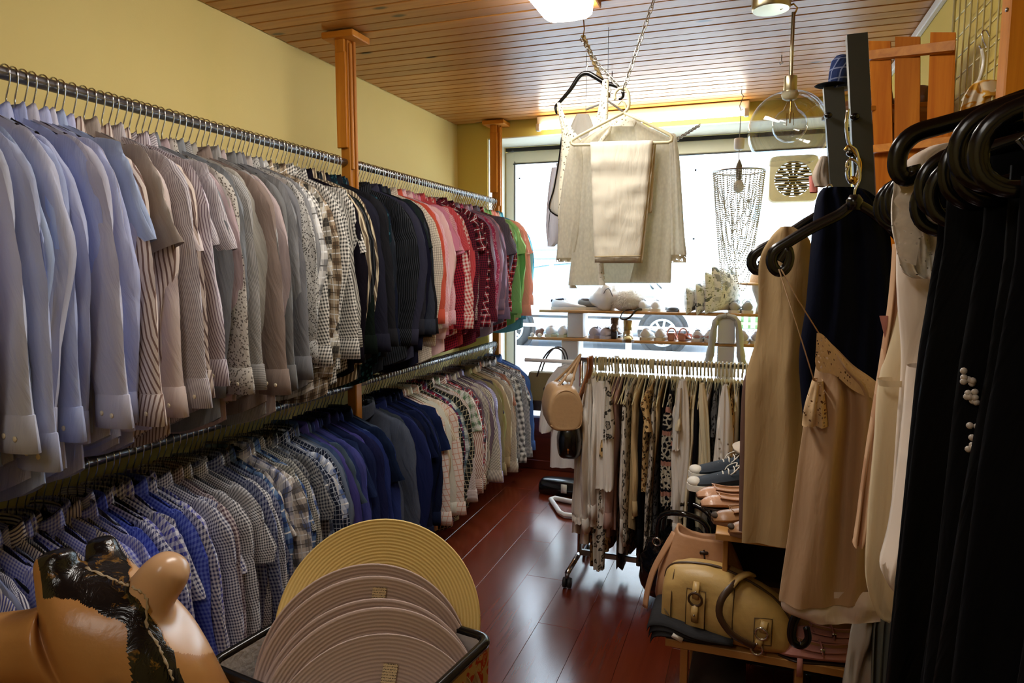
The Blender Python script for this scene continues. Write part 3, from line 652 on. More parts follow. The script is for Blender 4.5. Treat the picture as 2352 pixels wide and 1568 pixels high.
LOWER = [
 (60, 'blue striped run', [('blue and white striped', (214, 216, 232), 'bold', (66, 76, 168), .012), ('grey blue', (120, 124, 158), 'plain'), ('navy and white striped', (216, 216, 226), 'bold', (52, 52, 92), .007)]),
 (330, 'blue striped run', [('blue pinstriped', (160, 166, 216), 'stripe', (226, 228, 240), .006), ('blue and white checked', (222, 224, 236), 'gingham', (58, 66, 170), .014), ('cream and navy striped', (214, 206, 200), 'stripe', (50, 48, 92), .009), ('lavender checked', (190, 194, 230), 'gingham', (84, 92, 190), .009)]),
 (500, 'blue gingham run', [('blue gingham', (224, 224, 236), 'gingham', (52, 58, 164), .018), ('navy gingham', (222, 222, 232), 'gingham', (34, 42, 104), .012), ('royal blue checked', (112, 130, 214), 'gingham', (48, 62, 170), .012), ('fine navy checked', (222, 222, 232), 'gingham', (30, 36, 84), .009)]),
 (620, 'black checked run', [('black and white gingham', (228, 228, 232), 'gingham', (22, 26, 54), .012), ('fine black checked', (222, 222, 226), 'gingham', (24, 28, 50), .008), ('navy checked', (150, 156, 178), 'gingham', (28, 36, 84), .012), ('burgundy checked', (206, 194, 194), 'gingham', (66, 36, 60), .010)]),
 (700, 'blue plaid run', [('white and blue plaid', (216, 216, 226), 'plaid', (82, 96, 140), .06), ('blue plaid', (120, 150, 190), 'plaid', (36, 56, 108), .07), ('cream and grey plaid', (218, 208, 198), 'plaid', (92, 90, 96), .06), ('black dotted', (200, 198, 190), 'gingham', (20, 22, 34), .008)]),
 (765, 'blue plaid run', [('dark navy windowpane', (34, 40, 58), 'grid', (170, 176, 190), .016), ('grey blue plaid', (130, 140, 158), 'plaid', (44, 52, 74), .06), ('light blue plaid', (206, 214, 230), 'plaid', (60, 84, 140), .07), ('dark checked', (44, 48, 62), 'gingham', (150, 150, 150), .012)]),
 (905, 'navy run', [('navy blue', (44, 58, 112), 'plain'), ('denim blue', (66, 84, 128), 'plain'), ('slate blue', (72, 82, 104), 'plain'), ('dark blue', (34, 42, 76), 'plain'), ('black dotted', (26, 28, 38), 'dots', (110, 114, 128), .009), ('violet blue', (74, 76, 140), 'plain'), ('grey blue', (104, 114, 136), 'plain')]),
 (945, 'navy run', [('dark grey', (62, 66, 78), 'plain'), ('black windowpane', (34, 36, 38), 'grid', (196, 190, 150), .018), ('black and cream checked', (46, 46, 46), 'grid', (190, 184, 160), .012), ('grey denim', (96, 104, 122), 'melange', (76, 84, 102))]),
 (1005, 'dark blue run', [('dark navy', (28, 36, 66), 'plain'), ('bright navy', (38, 58, 116), 'plain'), ('midnight blue', (22, 28, 48), 'plain'), ('navy', (32, 42, 84), 'plain')]),
 (1030, 'colourful plaid run', [('cream checked', (226, 214, 206), 'grid', (206, 150, 130), .03), ('off white', (224, 218, 210), 'plain'), ('cream striped', (226, 216, 200), 'stripe', (200, 170, 130), .01)]),
 (1062, 'colourful plaid run', [('white and teal plaid', (206, 214, 206), 'plaid', (66, 104, 120), .07), ('black and cream plaid', (40, 42, 42), 'grid', (200, 190, 160), .024), ('teal plaid', (92, 140, 146), 'plaid', (34, 60, 76), .06), ('red and blue plaid', (150, 40, 56), 'plaid', (36, 60, 100), .06)]),
 (1100, 'colourful plaid run', [('red and teal plaid', (168, 60, 66), 'plaid', (40, 90, 104), .05), ('cream and red striped', (222, 210, 196), 'stripe', (150, 80, 70), .012), ('white and green plaid', (214, 216, 206), 'plaid', (90, 130, 90), .05), ('white pinstriped', (214, 206, 202), 'stripe', (140, 110, 106), .008)]),
 (1130, 'lilac run', [('dusty mauve', (122, 108, 118), 'plain'), ('lilac checked', (160, 158, 206), 'grid', (214, 214, 232), .010), ('cream striped', (216, 208, 190), 'stripe', (90, 84, 90), .010), ('grey lilac', (140, 130, 146), 'plain')]),
 (1155, 'beige run', [('salmon beige', (196, 156, 140), 'plain'), ('khaki', (150, 136, 98), 'plain'), ('dark grey', (78, 76, 80), 'plain'), ('olive beige', (164, 148, 116), 'plain')]),
 (1200, 'grey plaid run', [('grey plaid', (178, 176, 172), 'plaid', (84, 84, 90), .05), ('rust brown striped', (128, 78, 64), 'stripe', (170, 130, 110), .008), ('black and white plaid', (200, 198, 196), 'plaid', (46, 48, 56), .04), ('beige striped', (184, 172, 158), 'stripe', (120, 108, 100), .008), ('grey checked', (168, 166, 168), 'gingham', (70, 72, 84), .010)]),
 (9999, 'blue run by the window', [('blue checked', (110, 140, 190), 'gingham', (50, 80, 140), .010), ('light denim', (120, 150, 196), 'plain'), ('denim blue', (70, 106, 168), 'plain'), ('navy and white striped', (180, 190, 210), 'stripe', (50, 60, 100), .008)])]
def fit(ls):
    for l in ls:
        if len(l.replace('-', ' ').split()) <= 16: return l
    return ls[-1]
def ZS(y, z, r):
    q = max(0, min(1, (y-1.0)/3.2)); return (1.22-.17*q+r.uniform(-.05, .03))*(1 if z > 1.5 else .93+.03*q)
def px_of(X, Y): a = atan2(X, Y)+YAW; return 1176+F_PX*tan(a)
def hang_row(z, bands, rail_word, seed):
    r = random.Random(seed); Ys = []; y = 1.0
    while y < P1-.085: Ys.append(y); y += r.uniform(.0215, .0335)
    y = P1+.085
    while y < P2-.035: Ys.append(y); y += r.uniform(.0215, .0345)
    runs = {}; plan = []; last = None
    for y in Ys:
        px = px_of(RX+.27, y)
        lim, run, ch = next(b for b in bands if px < b[0])
        c = r.choice([q for q in ch if q[0] != last] or ch); last = c[0]
        runs.setdefault(run, []).append(len(plan)); plan.append((y, run, c))
    cnt = {}; pick = []
    for i, (y, run, c) in enumerate(plan):
        short = y > 1.35 and r.random() < .2; pick.append((short, r.choice((6, 7, 8)) if short else r.randrange(6)))
    for i, (y, run, c) in enumerate(plan):
        short, k = pick[i]
        key = (run, c[0], short); cnt[key] = cnt.get(key, 0)+1
        tot = sum(1 for p, s_ in zip(plan, pick) if (p[1], p[2][0], s_[0]) == key)
        base = shade(c[1], r, 7) if len(c) == 3 else c[1]
        if len(c) == 3: base = tuple(v//4*4 for v in base)
        m = fab(base, *c[2:]); mc = m
        if len(c) > 3 and c[2] in ('stripe', 'bold') and r.random() < .6: mc = fab(base, 'hstripe', c[3], c[4])
        od = '' if tot == 1 else (ORD[cnt[key]] if cnt[key] <= 30 else 'last')+' '
        lb = fit(('%s%s%s shirt along the %s of the %s rail' % (od, 'short-sleeved ' if short else '', c[0], run, rail_word),
                  '%s%s%s shirt, %s, %s rail' % (od, 'short-sleeved ' if short else '', c[0], run, rail_word), '%s%s%s shirt, %s, %s rail' % (od, 'short ' if short else '', c[0], run, rail_word)))
        hl = fit(('black hanger of the ' + lb, 'hanger of the ' + lb, 'hanger of ' + lb.replace(' along the ', ', ').replace(' of the ', ', '), 'hanger: ' + lb.replace('black and white checked run', 'checked run').replace(' along the ', ', ').replace(' of the ', ', ')))
        rz = r.gauss(0, .05); dx = r.gauss(0, .014); ry = r.gauss(0, .012)
        n0 = z-HH+(.0)
        seg = 'before' if y < P1 else 'beyond'
        hanger((RX+dx*.0, y, n0), rz+r.gauss(0, .03), hl, 'black hangers on the %s rail %s the middle post' % (rail_word, seg), ry=ry)
        shirt(k, m, mc, (RX+dx, y, n0-.006+r.uniform(-.012, .004)), rz, lb, 'shirts on the %s rail, %s' % (rail_word, run), r.uniform(.75, 1.1), y < 2.1 and not short, ry, ZS(y, z, r))
hang_row(Z1, UPPER, 'upper', 11)
hang_row(Z2, LOWER, 'lower', 23)
# ---------------------------------------------------------------- garments on chains from the ceiling
M_chain = plain('zinc_chain', (176, 174, 166), .3, 1.0, .08)
LINK = MB(); lp = [(.011*math.copysign(max(abs(cos(a))-.0, 0), cos(a))+math.copysign(.007, cos(a)), .0075*sin(a), 0) for a in [2*pi*k/14+.01 for k in range(14)]]
LINK.tube(lp, .0021, 6, True); LINK = LINK.mesh('link')
def chain(name, pts, label, m=M_chain, step=.0275, sc=1.0):
    t = thing(name, label, 'chain', pts[0], 0, 'chains for hanging garments'); P = [Vector(p) for p in pts]
    D = []; dist = 0
    for a, b in zip(P[:-1], P[1:]):
        L = (b-a).length; d = (b-a).normalized()
        while dist < L: D.append((a+d*dist, d)); dist += step
        dist -= L
    for k, (p, d) in enumerate(D):
        q = d.to_track_quat('X', 'Z'); o = inst('link', LINK, m, t, p-P[0], (0, 0, 0), (sc, sc, sc)); o.rotation_euler = (q @ Matrix.Rotation(pi/2*(k % 2)+.4, 3, 'X').to_quaternion()).to_euler()
    return t
YC = 2.80
apex = at(1432, 207, YC)
ca = at(1510, -3, YC+.02); ca.z = H-.01; chain('chain', [ca, apex], 'zinc chain running up to the ceiling from the cream hanger hook, nearest the globe lamp')
ct = at(1338, 92, YC+.25); chain('chain', [ct, at(1375, 150, YC+.12), apex+V(-.004, 0, 0)], 'zinc chain slanting from the tied rope down to the cream hanger hook')
cs = at(1340, 68, YC+.25); ct2 = V(cs.x, cs.y, H-.005)
o = MB().tube([ct2, ct2.lerp(ct, .5)+V(.006, 0, 0), ct], .0028, 6).build('ceiling_hook', M_brass, None, True, tuple(ct2)); o.location = ct2; tag(o, 'brass hook in the ceiling that carries the rope and chain', 'hook')
M_rope = plain('jute_rope', (150, 128, 84), .85, 0, .3, 200, .5)
rp = MB(); a_, b_ = ct+V(0, .01, .02), at(1398, 222, YC+.3)
for ph in (0, pi): rp.tube([a_.lerp(b_, k/40)+V(.006*cos(k*.9+ph), .006*sin(k*.9+ph), .003*sin(k*2)) for k in range(41)], .0055, 6)
o = rp.build('rope', M_rope, None, True, tuple(a_)); o.location = a_; tag(o, 'twisted jute rope hanging from the ceiling hook behind the zinc chain', 'rope')
chain('chain', [at(1536, 332, YC+.15), at(1608, 287, YC+.6)], 'short zinc chain running right from the cardigan shoulder', sc=1.0) ['label'] = 'short zinc chain between the cardigan shoulder and the tube light'
# cream hanger with folded trousers
h = thing('clothes_hanger', 'thick cream plastic hanger on the chain, carrying the folded cream trousers', 'hanger', apex, 0, None, True)
q = lambda x, y, dY=0: at(x, y, YC+dY)
MB().tube(spline([tuple(q(*p)) for p in ((1413, 229), (1412, 216), (1420, 205), (1432, 203), (1442, 211), (1445, 232), (1443, 248), (1433, 260))], 24), .0062, 8).build('hook', M_cream_plastic, h)
MB().tube([q(*p) for p in ((1433, 259), (1400, 275), (1330, 312), (1314, 322), (1312, 329), (1318, 333), (1420, 331), (1535, 327), (1543, 323), (1544, 315), (1538, 309), (1480, 280), (1433, 259))], .0062, 8).build('frame', M_cream_plastic, h)
M_ctrs = fab((234, 227, 208), 'plain', rough=.8)
def panel(P4, th, seed, wr=.006, nu=16, nv=26, horiz=True):
    """hanging cloth panel with corners top-left, top-right, bottom-left, bottom-right"""
    A, B, D, E_ = [Vector(p) for p in P4]; m = MB()
    def front(s):
        def f(u, v):
            p = A.lerp(B, u).lerp(D.lerp(E_, u), v)
            wv = noise.noise(V(u*(1.5 if horiz else 7)+seed, v*(9 if horiz else 2), seed))*wr*min(1, v*6)+wr*.5*noise.noise(V(u*5+seed, v*14, 3))
            e = 1-abs(2*u-1)**6; dz = (1-abs(2*v-1)**20)
            return (p+V(0, s*th*(.25+.75*e)*(.3+.7*dz)-wv, 0), (u*(B-A).length, v*(D-A).length))
        return f
    m.grid(front(-1), nu, nv); k = len(m.v); m.grid(front(1), nu, nv)
    w_ = nu+1; idx = [i for i in range(nu+1)] + [j*w_+nu for j in range(1, nv+1)] + [nv*w_+i for i in range(nu-1, -1, -1)] + [j*w_ for j in range(nv-1, 0, -1)]
    for a, b in zip(idx, idx[1:]+idx[:1]): m.f.append((a, b, b+k, a+k))
    return m
tr = thing('trousers', 'cream trousers folded over the bar of the cream hanger', 'trousers', q(1425, 600), 0, None, True)
panel([q(1356, 326, -.012), q(1500, 322, -.012), q(1366, 603, -.014), q(1470, 601, -.014)], .010, 1.0, .010).build('leg', M_ctrs, tr)
panel([q(1364, 328, .016), q(1507, 324, .016), q(1374, 494, .02), q(1497, 489, .02)], .010, 4.0, .006).build('waist', M_ctrs, tr)
panel([q(1372, 330, .0), q(1504, 328, .0), q(1378, 604, .0), q(1476, 604, .0)], .008, 6.0, .006).build('leg', M_ctrs, tr)
panel([q(1365.5, 588, -.030), q(1472, 586, -.030), q(1366.5, 591, -.030), q(1471, 589, -.030)], .0015, 2.0, .0, 8, 2).build('hem_seam', fab((196, 178, 140), 'plain'), tr)
# crocheted cardigan behind the trousers
M_cro = crochet('cream_crochet', (246, 242, 228)); M_lace = lace('cream_lace', (244, 240, 224), 85, .34); M_lace2 = lace('ivory_lace', (242, 236, 214), 100, .33)
cg = thing('cardigan', 'open cream crochet cardigan with bell sleeves hanging behind the cream trousers', 'cardigan', q(1430, 650, .06), 0, None, True)
def strip(rows, th, seed, nu=14, dY=.05, wr=.012, k=7):
    """cloth between a left and a right contour, each row (y, xl, xr)"""
    m = MB(); n = len(rows)*5; R_ = spline(rows, n)
    def f(s):
        def g(u, v):
            y, a, b = R_[int(round(v*n))]
            wv = wr*min(1, v*4)*noise.noise(V(u*k+seed, v*1.6, seed*2))
            p = at(a+(b-a)*u, y, YC+dY); e = 1-abs(2*u-1)**4
            return (p+V(0, wv+s*th*(.3+.7*e), 0), (p.x, -p.z))
        return g
    m.grid(f(-1), nu, n); c = len(m.v); m.grid(f(1), nu, n); w_ = nu+1
    for j in range(n):
        for e in (0, nu): m.f.append((j*w_+e, (j+1)*w_+e, (j+1)*w_+e+c, j*w_+e+c))
    return m
strip([(272, 1402, 1458), (300, 1380, 1500), (340, 1345, 1540), (450, 1335, 1548), (560, 1322, 1545), (650, 1312, 1540)], .006, 3.3, 20, .09).build('back', M_cro, cg)
strip([(290, 1398, 1406), (330, 1330, 1398), (420, 1324, 1378), (540, 1318, 1374), (655, 1306, 1388)], .005, 1.2, 12, .055).build('front', M_cro, cg)
strip([(282, 1456, 1462), (325, 1462, 1543), (420, 1478, 1548), (540, 1470, 1545), (648, 1446, 1541)], .005, 5.1, 12, .055).build('front', M_cro, cg)
strip([(318, 1316, 1330), (370, 1302, 1340), (450, 1290, 1338), (530, 1284, 1330), (592, 1279, 1318)], .018, 2.2, 12, .06).build('sleeve', M_cro, cg)
strip([(308, 1536, 1552), (360, 1538, 1560), (450, 1538, 1566), (530, 1540, 1571), (585, 1540, 1577)], .018, 8.2, 12, .06).build('sleeve', M_cro, cg)
strip([(268, 1402, 1458), (279, 1398, 1462), (290, 1400, 1458)], .003, 9., 14, .05, 0).build('lace_collar', M_lace, cg)
for r_ in ([(588, 1278, 1320), (602, 1277, 1317)], [(578, 1539, 1578), (603, 1541, 1575)]): strip(r_, .004, 4., 8, .06, .01).build('lace_cuff', M_lace2, cg)
for xs in ((1360, 1367), ): strip([(300, 1394, 1404), (380, 1360, 1372), (655, 1376, 1390)], .006, 7., 4, .045, .006).build('lace_edge', M_lace, cg)
strip([(648, 1308, 1318), (662, 1308, 1326)], .001, 1., 4, .08, 0).build('care_label', M_paper, cg)
h2 = thing('clothes_hanger', 'cream plastic hanger behind the cream one, holding the crochet cardigan', 'hanger', q(1430, 260, .075), 0, None, True)
MB().tube([q(*p, .072) for p in ((1330, 326), (1432, 272), (1535, 318))], .005, 8).build('frame', M_cream_plastic, h2)
MB().tube(spline([tuple(q(*p, .075)) for p in ((1432, 274), (1438, 258), (1436, 240), (1428, 232), (1420, 240))], 12), .004, 8).build('hook', M_cream_plastic, h2)
# lace tank top on a black hanger
bh = thing('clothes_hanger', 'black plastic hanger on the rope, holding the ivory lace tank top', 'hanger', q(1348, 165, .18), 0, None, True)
hp = spline([tuple(q(*p, .18)) for p in ((1279, 262), (1276, 245), (1286, 234), (1310, 206), (1330, 176), (1348, 168), (1366, 176), (1390, 190), (1412, 196), (1428, 205), (1431, 222), (1421, 228))], 40)
MB().tube(hp, [.004+.006*sin(pi*i/40)**.7 for i in range(41)], 8, upv=(0, 1, 0)).build('frame', M_black, bh)
MB().tube(spline([tuple(q(*p, .18)) for p in ((1348, 168), (1347, 156), (1352, 148), (1348, 143))], 8), .0022, 6).build('hook', M_chrome, bh)
tk = thing('tank_top', 'ivory lace tank top with wide scooped neck on the black hanger', 'top', q(1330, 600, .2), 0, None, True)
strip([(352, 1288, 1398), (380, 1290, 1396), (440, 1283, 1394), (520, 1282, 1390), (600, 1285, 1388)], .010, 5., 18, .17).build('body', M_lace2, tk)
strip([(236, 1279, 1287), (262, 1283, 1296), (300, 1289, 1318), (330, 1290, 1345), (356, 1288, 1372)], .008, 2., 10, .17, .004).build('strap', M_lace2, tk)
strip([(184, 1384, 1399), (230, 1378, 1397), (275, 1368, 1396), (310, 1352, 1396), (356, 1326, 1397)], .008, 3., 10, .17, .004).build('strap', M_lace2, tk)
# garments behind
gb = thing('blouse', 'pale grey sleeveless blouse with black piping behind the lace tank top', 'blouse', q(1280, 560, .4), 0, None, True)
strip([(262, 1325, 1352), (285, 1312, 1362), (330, 1290, 1380), (400, 1276, 1380), (478, 1262, 1380), (500, 1285, 1380)], .012, 5.5, 14, .40).build('body', fab((206, 202, 192), 'plain'), gb)
pp_ = spline([tuple(q(*p, .385)) for p in ((1290, 315), (1283, 370), (1273, 430), (1261, 478), (1284, 497))], 20); MB().tube(pp_, .003, 6).build('piping', M_black_cloth, gb)
for x0, y0, x1, y1 in ((1264, 480, 1261, 546), (1285, 490, 1284, 540)): MB().tube([q(x0, y0, .385), q((x0+x1)/2-2, (y0+y1)/2, .385), q(x1, y1, .385)], [.003, .005, .002], 6, flat=.3).build('tie', M_black_cloth, gb)
gw = thing('blouse', 'pale lilac white blouse hanging behind the grey blouse, sleeve by the window', 'blouse', q(1275, 565, .7), 0, None, True)
strip([(385, 1268, 1300), (440, 1260, 1290), (515, 1255, 1288), (552, 1258, 1284), (566, 1259, 1272)], .02, 3.5, 10, .7).build('sleeve', fab((222, 224, 240), 'plain'), gw)
strip([(375, 1278, 1390), (450, 1284, 1390), (565, 1280, 1390)], .02, 6.5, 12, .73).build('body', fab((222, 224, 240), 'plain'), gw)
for nm, P, dY, lb in (('a', ((1345, 252), (1396, 232), (1440, 262)), .40, 'grey plastic hanger behind the black one, holding the grey blouse'), ('b', ((1300, 385), (1345, 362), (1390, 380)), .73, 'grey plastic hanger holding the pale lilac blouse')):
    hh_ = thing('clothes_hanger', lb, 'hanger', q(*P[1], dY), 0, None, True)
    MB().tube([q(*p, dY) for p in P], .005, 8).build('frame', plain('grey_hanger_'+nm, (190, 188, 184), .4), hh_)
    tq = q(P[1][0], P[1][1]-36, dY); MB().tube([tq, V(tq.x, tq.y, H-.002)], .0012, 5).build('cord', M_dark_steel, hh_)
    x, y = P[1]; MB().tube(spline([tuple(q(*p, dY)) for p in ((x, y), (x, y-14), (x+8, y-24), (x, y-36), (x-9, y-28))], 12), .003, 6).build('hook', M_chrome, hh_)

# ---------------------------------------------------------------- rack of white and leopard garments
GY = 3.30
p0 = at(1345, 826, GY); GZ = p0.z; GX0 = p0.x-.02; GX1 = .06
gr = thing('garment_rack', 'low chrome garment rack on casters holding white and leopard garments', 'rack', ((GX0+GX1)/2, GY, 0), 0, None, True)
MB().tube([(GX0-.02, GY, GZ), (GX1, GY, GZ)], .0125, 12).build('rail', M_steel, gr)
for x in (GX0, GX1-.02):
    MB().tube([(x, GY, .10), (x, GY, GZ)], .012, 10).build('upright', M_chrome, gr)
    MB().tube([(x-.01, GY-.21, .075), (x-.01, GY+.21, .075)], .0135, 10).build('foot', M_chrome, gr)
    for dy in (-.21, .21):
        ca_ = MB().tube([(x-.01, GY+dy, .075), (x-.01, GY+dy, .05)], .011, 10).build('caster', M_dark_steel, gr)
        for dx in (-.012, .012): MB().lathe([(.010, -.008), (.025, -.008), (.026, 0), (.025, .008), (.010, .008)], 16, (x-.01+dx, GY+dy, .027), Matrix.Rotation(pi/2, 4, 'Y')).build('wheel', M_rubber, ca_, org=tuple(gr['_org']))
MB().box(((GX0+GX1)/2, GY, .10), (GX1-GX0, .022, .03), .004).build('base_bar', M_steel, gr, False)
HB = hanger_mesh(.195, .085, .0075); HANG2 = HB.mesh('clothes_hanger'); 
hk2 = MB(); hk2.tube([(0, 0, .0), (0, 0, .035)], .0018, 6); hk2 = hk2.mesh('stem')
hp = [(0, 0, .03), (.004, 0, .045), (.018, 0, .062)]+[(.0185*cos(a), 0, .078+.0185*sin(a)) for a in [-.5+i*(pi+.75)/10 for i in range(11)]]
HK3 = MB().tube(hp, .0048, 8).mesh('hook')
WH, CR, LEO, LEG, BLK, BEI, MAU, ORN, GRY = (fab((236, 230, 222), 'plain', rough=.8), fab((230, 216, 182), 'plain'), fab((206, 172, 120), 'leopard', (150, 96, 50), .030), fab((206, 198, 184), 'leopard', (150, 140, 126), .027), M_black_cloth,
   fab((206, 178, 132), 'plain'), fab((176, 142, 132), 'plain'), fab((24, 24, 30), 'ornate', (196, 188, 170), .022, (178, 128, 112)), fab((96, 96, 98), 'leopard', (60, 60, 62), .024))
DRK = fab((62, 46, 34), 'leopard', (24, 20, 18), .03); SPR = fab((244, 240, 232), 'dots', (170, 150, 120), .05)
rackg = [(WH, 'white sheer', 1.04, 1.12), (WH, 'white flowing', 1.02, 1.16), (WH, 'white cotton', .95, 1.0), (LEO, 'long leopard print', 1.40, .62), (WH, 'white ruffled', 1.0, 1.05), (SPR, 'cream lace trimmed', .92, .85), (LEG, 'pale leopard print', .86, 1.0), (LEO, 'brown leopard print', 1.25, .85), (LEO, 'tan leopard print', 1.12, .82), (MAU, 'dusty mauve', 1.10, .84), (MAU, 'rose brown', 1.02, .8), (DRK, 'dark brown leopard', 1.30, .8),
   (WH, 'white long-sleeved', 1.20, .88), (WH, 'plain white', 1.12, .84), (LEG, 'grey leopard print', 1.14, .86), (BEI, 'sand beige', 1.02, .82), (BEI, 'light camel', .95, .78), (BLK, 'plain black', 1.2, .76), (DRK, 'brown patterned', 1.28, .84), (LEO, 'leopard ruffled', .72, 1.02), (LEG, 'white leopard print', 1.18, .92), (GRY, 'dark grey leopard', 1.16, .86), (BEI, 'pale sand', .9, .76), (BLK, 'black long', 1.38, .82), (BLK, 'black sleeveless', .78, .98), (ORN, 'black and cream ornate', 1.0, .90),
   (CR, 'cream short', .66, 1.0), (WH, 'white jersey', 1.14, 1.02), (WH, 'white ribbed', 1.06, .96), (LEO, 'tawny leopard print', 1.22, .8), (CR, 'cream long', 1.12, .9), (CR, 'ivory', 1.04, .86), (BLK, 'black straight', 1.34, .9), (BLK, 'black sheer', 1.1, .8), (CR, 'cream knitted', 1.22, .92), (WH, 'warm white', 1.1, .88), (BLK, 'black lace', .7, .8), (GRY, 'dark brown', .76, .84), (WH, 'white pearl trimmed', 1.24, 1.04), (CR, 'off white', 1.2, .98), (LEO, 'gold leopard print', 1.28, .86), (LEO, 'small leopard print', 1.2, .84), (WH, 'chalk white', 1.0, .84), (BLK, 'jet black', 1.1, .8), (CR, 'pale cream', 1.0, .8), (LEG, 'beige leopard print', 1.05, .8), (WH, 'soft white', 1.1, .85)]
r = random.Random(5); n = len(rackg); GROUP_R = 'garments on the low chrome rack'
for i, (m, nm, ln, wd) in enumerate(rackg):
    x = GX0+.03+(GX1-GX0-.06)*(i+.5)/n+r.uniform(-.003, .003)
    k = r.randrange(6) if ln > .85 and m not in (LEO, DRK, ORN) else r.choice((6, 7, 8))
    d = SH[k]; loc = (x, GY, GZ-.082)
    rz = -pi/2+r.gauss(0, .06)
    o = inst('blouse', d['body'], m, None, loc, (0, 0, rz), (wd*.84, r.uniform(.55, 1.0), ln)); tag(o, '%s garment hanging edge-on from the low chrome rack' % nm, 'garment', GROUP_R)
    if m is not DRK and i % 3: inst('sleeve', d['sleeve', 1], m, o)
    if i % 3: inst('sleeve', d['sleeve', -1], m, o)
    if not d['short'] and i % 3:
        for sd in (1, -1): inst('cuff', d['cuff', sd], m, o)
    ho = inst('clothes_hanger', HANG2, M_cream_plastic, None, (x, GY, GZ-.080), (0, 0, rz+r.gauss(0, .03))); tag(ho, 'cream hanger of the %s garment on the low chrome rack' % nm, 'hanger', 'cream hangers on the low chrome rack')
    inst('hook', HK3, M_cream_plastic, ho); inst('stem', hk2, M_chrome, ho)
YCk = YC
def rack_piece(lb, parts, m, cat='garment'):
    global YC
    YC = GY-.20; y0, xa, xb = parts[0][0][0]; t = thing('blouse', lb, cat, at((xa+xb)/2, 832, GY), 0, GROUP_R, True)
    for nm, rows, dY, sd in [(('body', 'sleeve', 'cuff')[min(i, 2)] if len(q_) < 4 else q_[3], q_[0], q_[1], q_[2]) for i, q_ in enumerate(parts)]: strip(rows, .022, sd, 12, dY, .025, 9).build(nm, m, t)
rack_piece('white sheer blouse at the bag end of the low rack, its cuffed sleeve swinging out', [([(868, 1352, 1368), (940, 1340, 1382), (1040, 1330, 1392), (1150, 1326, 1398), (1205, 1338, 1392)], .02, 1.1), ([(880, 1346, 1358), (960, 1332, 1358), (1080, 1322, 1352), (1165, 1314, 1350), (1182, 1318, 1346)], -.03, 4.2), ([(1176, 1314, 1346), (1200, 1318, 1344)], -.035, 4.4)], WH)
rack_piece('second white sheer blouse from the bag end of the low rack', [([(876, 1370, 1388), (960, 1362, 1400), (1080, 1356, 1404), (1120, 1358, 1400)], -.01, 2.7), ([(890, 1386, 1398), (1000, 1384, 1408), (1110, 1386, 1408), (1126, 1390, 1404)], -.04, 5.5)], WH)
rack_piece('leopard print trousers hanging lowest near the bag end of the low rack', [([(1000, 1366, 1388), (1160, 1362, 1390), (1306, 1364, 1388)], .03, 3.3, 'leg')], LEG)
rack_piece('leopard blouse with flared short sleeve, near the bag end of the low rack', [([(872, 1392, 1402), (930, 1388, 1406), (980, 1386, 1412), (1006, 1384, 1410)], -.05, 6.1, 'sleeve')], LEG)
rack_piece('white jersey long-sleeved top in the middle of the low rack beside the ornate trousers', [([(872, 1560, 1576), (920, 1552, 1582), (1040, 1540, 1584), (1130, 1532, 1576), (1188, 1524, 1568)], -.02, 7.1), ([(890, 1556, 1566), (1020, 1545, 1562), (1030, 1546, 1562)], -.04, 2.2)], WH)
rack_piece('cream knit top with a long straight sleeve, right of the white jersey top'.replace('right of', 'next to'), [([(880, 1606, 1618), (960, 1606, 1628), (1080, 1614, 1632), (1170, 1612, 1630)], -.02, 8.1, 'sleeve')], CR)
rack_piece('white top with pearl buttons near the beige dress end of the low rack', [([(884, 1660, 1672), (940, 1650, 1680), (1040, 1640, 1684), (1110, 1634, 1684)], -.02, 9.3)], WH)
rack_piece('ornate black and cream printed trousers in the middle of the low rack', [([(950, 1524, 1542), (1060, 1518, 1544), (1158, 1516, 1542)], -.03, 4.9, 'leg')], ORN)
pm_ = plain('pearl_stud', (120, 104, 90), .3)
for px, py in ((1652, 1008), (1653, 1030), (1652, 1052), (1672, 1020), (1674, 1040), (1663, 1070)): MB().ball(at(px, py, GY-.262), .0045, 8, 6).build('pearl', pm_, [o for o in C.objects if o.get('label', '').startswith('white top with pearl')][0])
YC = YCk
xs_ = sorted(r.random() for q_ in range(12))
for i, x in enumerate(xs_):
    x = GX0+.02+(GX1-GX0-.04)*x
    ho = inst('clothes_hanger', HANG2, M_cream_plastic, None, (x, GY, GZ-.080), (0, 0, -pi/2+r.gauss(0, .1))); tag(ho, 'spare cream hanger without a garment, %s from the bag end of the low chrome rack' % ORD[i+1], 'hanger', 'spare cream hangers'); inst('hook', HK3, M_cream_plastic, ho); inst('stem', hk2, M_chrome, ho)
# ---------------------------------------------------------------- bags hung at the end of the rack
def bag_loft(L, st, n=24, e=.55, axis='y'):
    """rounded bag body: stations (t along the length, half width, bottom z, top z)"""
    R_ = []
    for t, hw, b, tp in spline(st, 22):
        r_ = []
        for k in range(n):
            a = 2*pi*k/n; u = math.copysign(abs(cos(a))**e, cos(a)); w_ = math.copysign(abs(sin(a))**e, sin(a))
            x = u*hw*(1-.22*(w_ > 0)*w_); z = (b+tp)/2+w_*(tp-b)/2
            x *= 1+.05*noise.noise(V(t*9, z*12, 1)); r_.append(V(t*L, x, z) if axis == 'x' else V(x, t*L, z))
        R_.append(r_)
    return MB().loft(R_)
M_beige = plain('beige_leather', (186, 152, 112), .42, 0, .08, 50, .3); M_dkl = plain('dark_brown_leather', (44, 30, 24), .4, 0, .15, 50, .3); M_cog = plain('cognac_leather', (150, 88, 38), .42, 0, .12, 40, .3)
bp = at(1290, 978, 3.02)
bb = thing('handbag', 'beige bowling handbag hanging from the left end of the white rack'.replace('left ', 'near '), 'handbag', bp, radians(24))
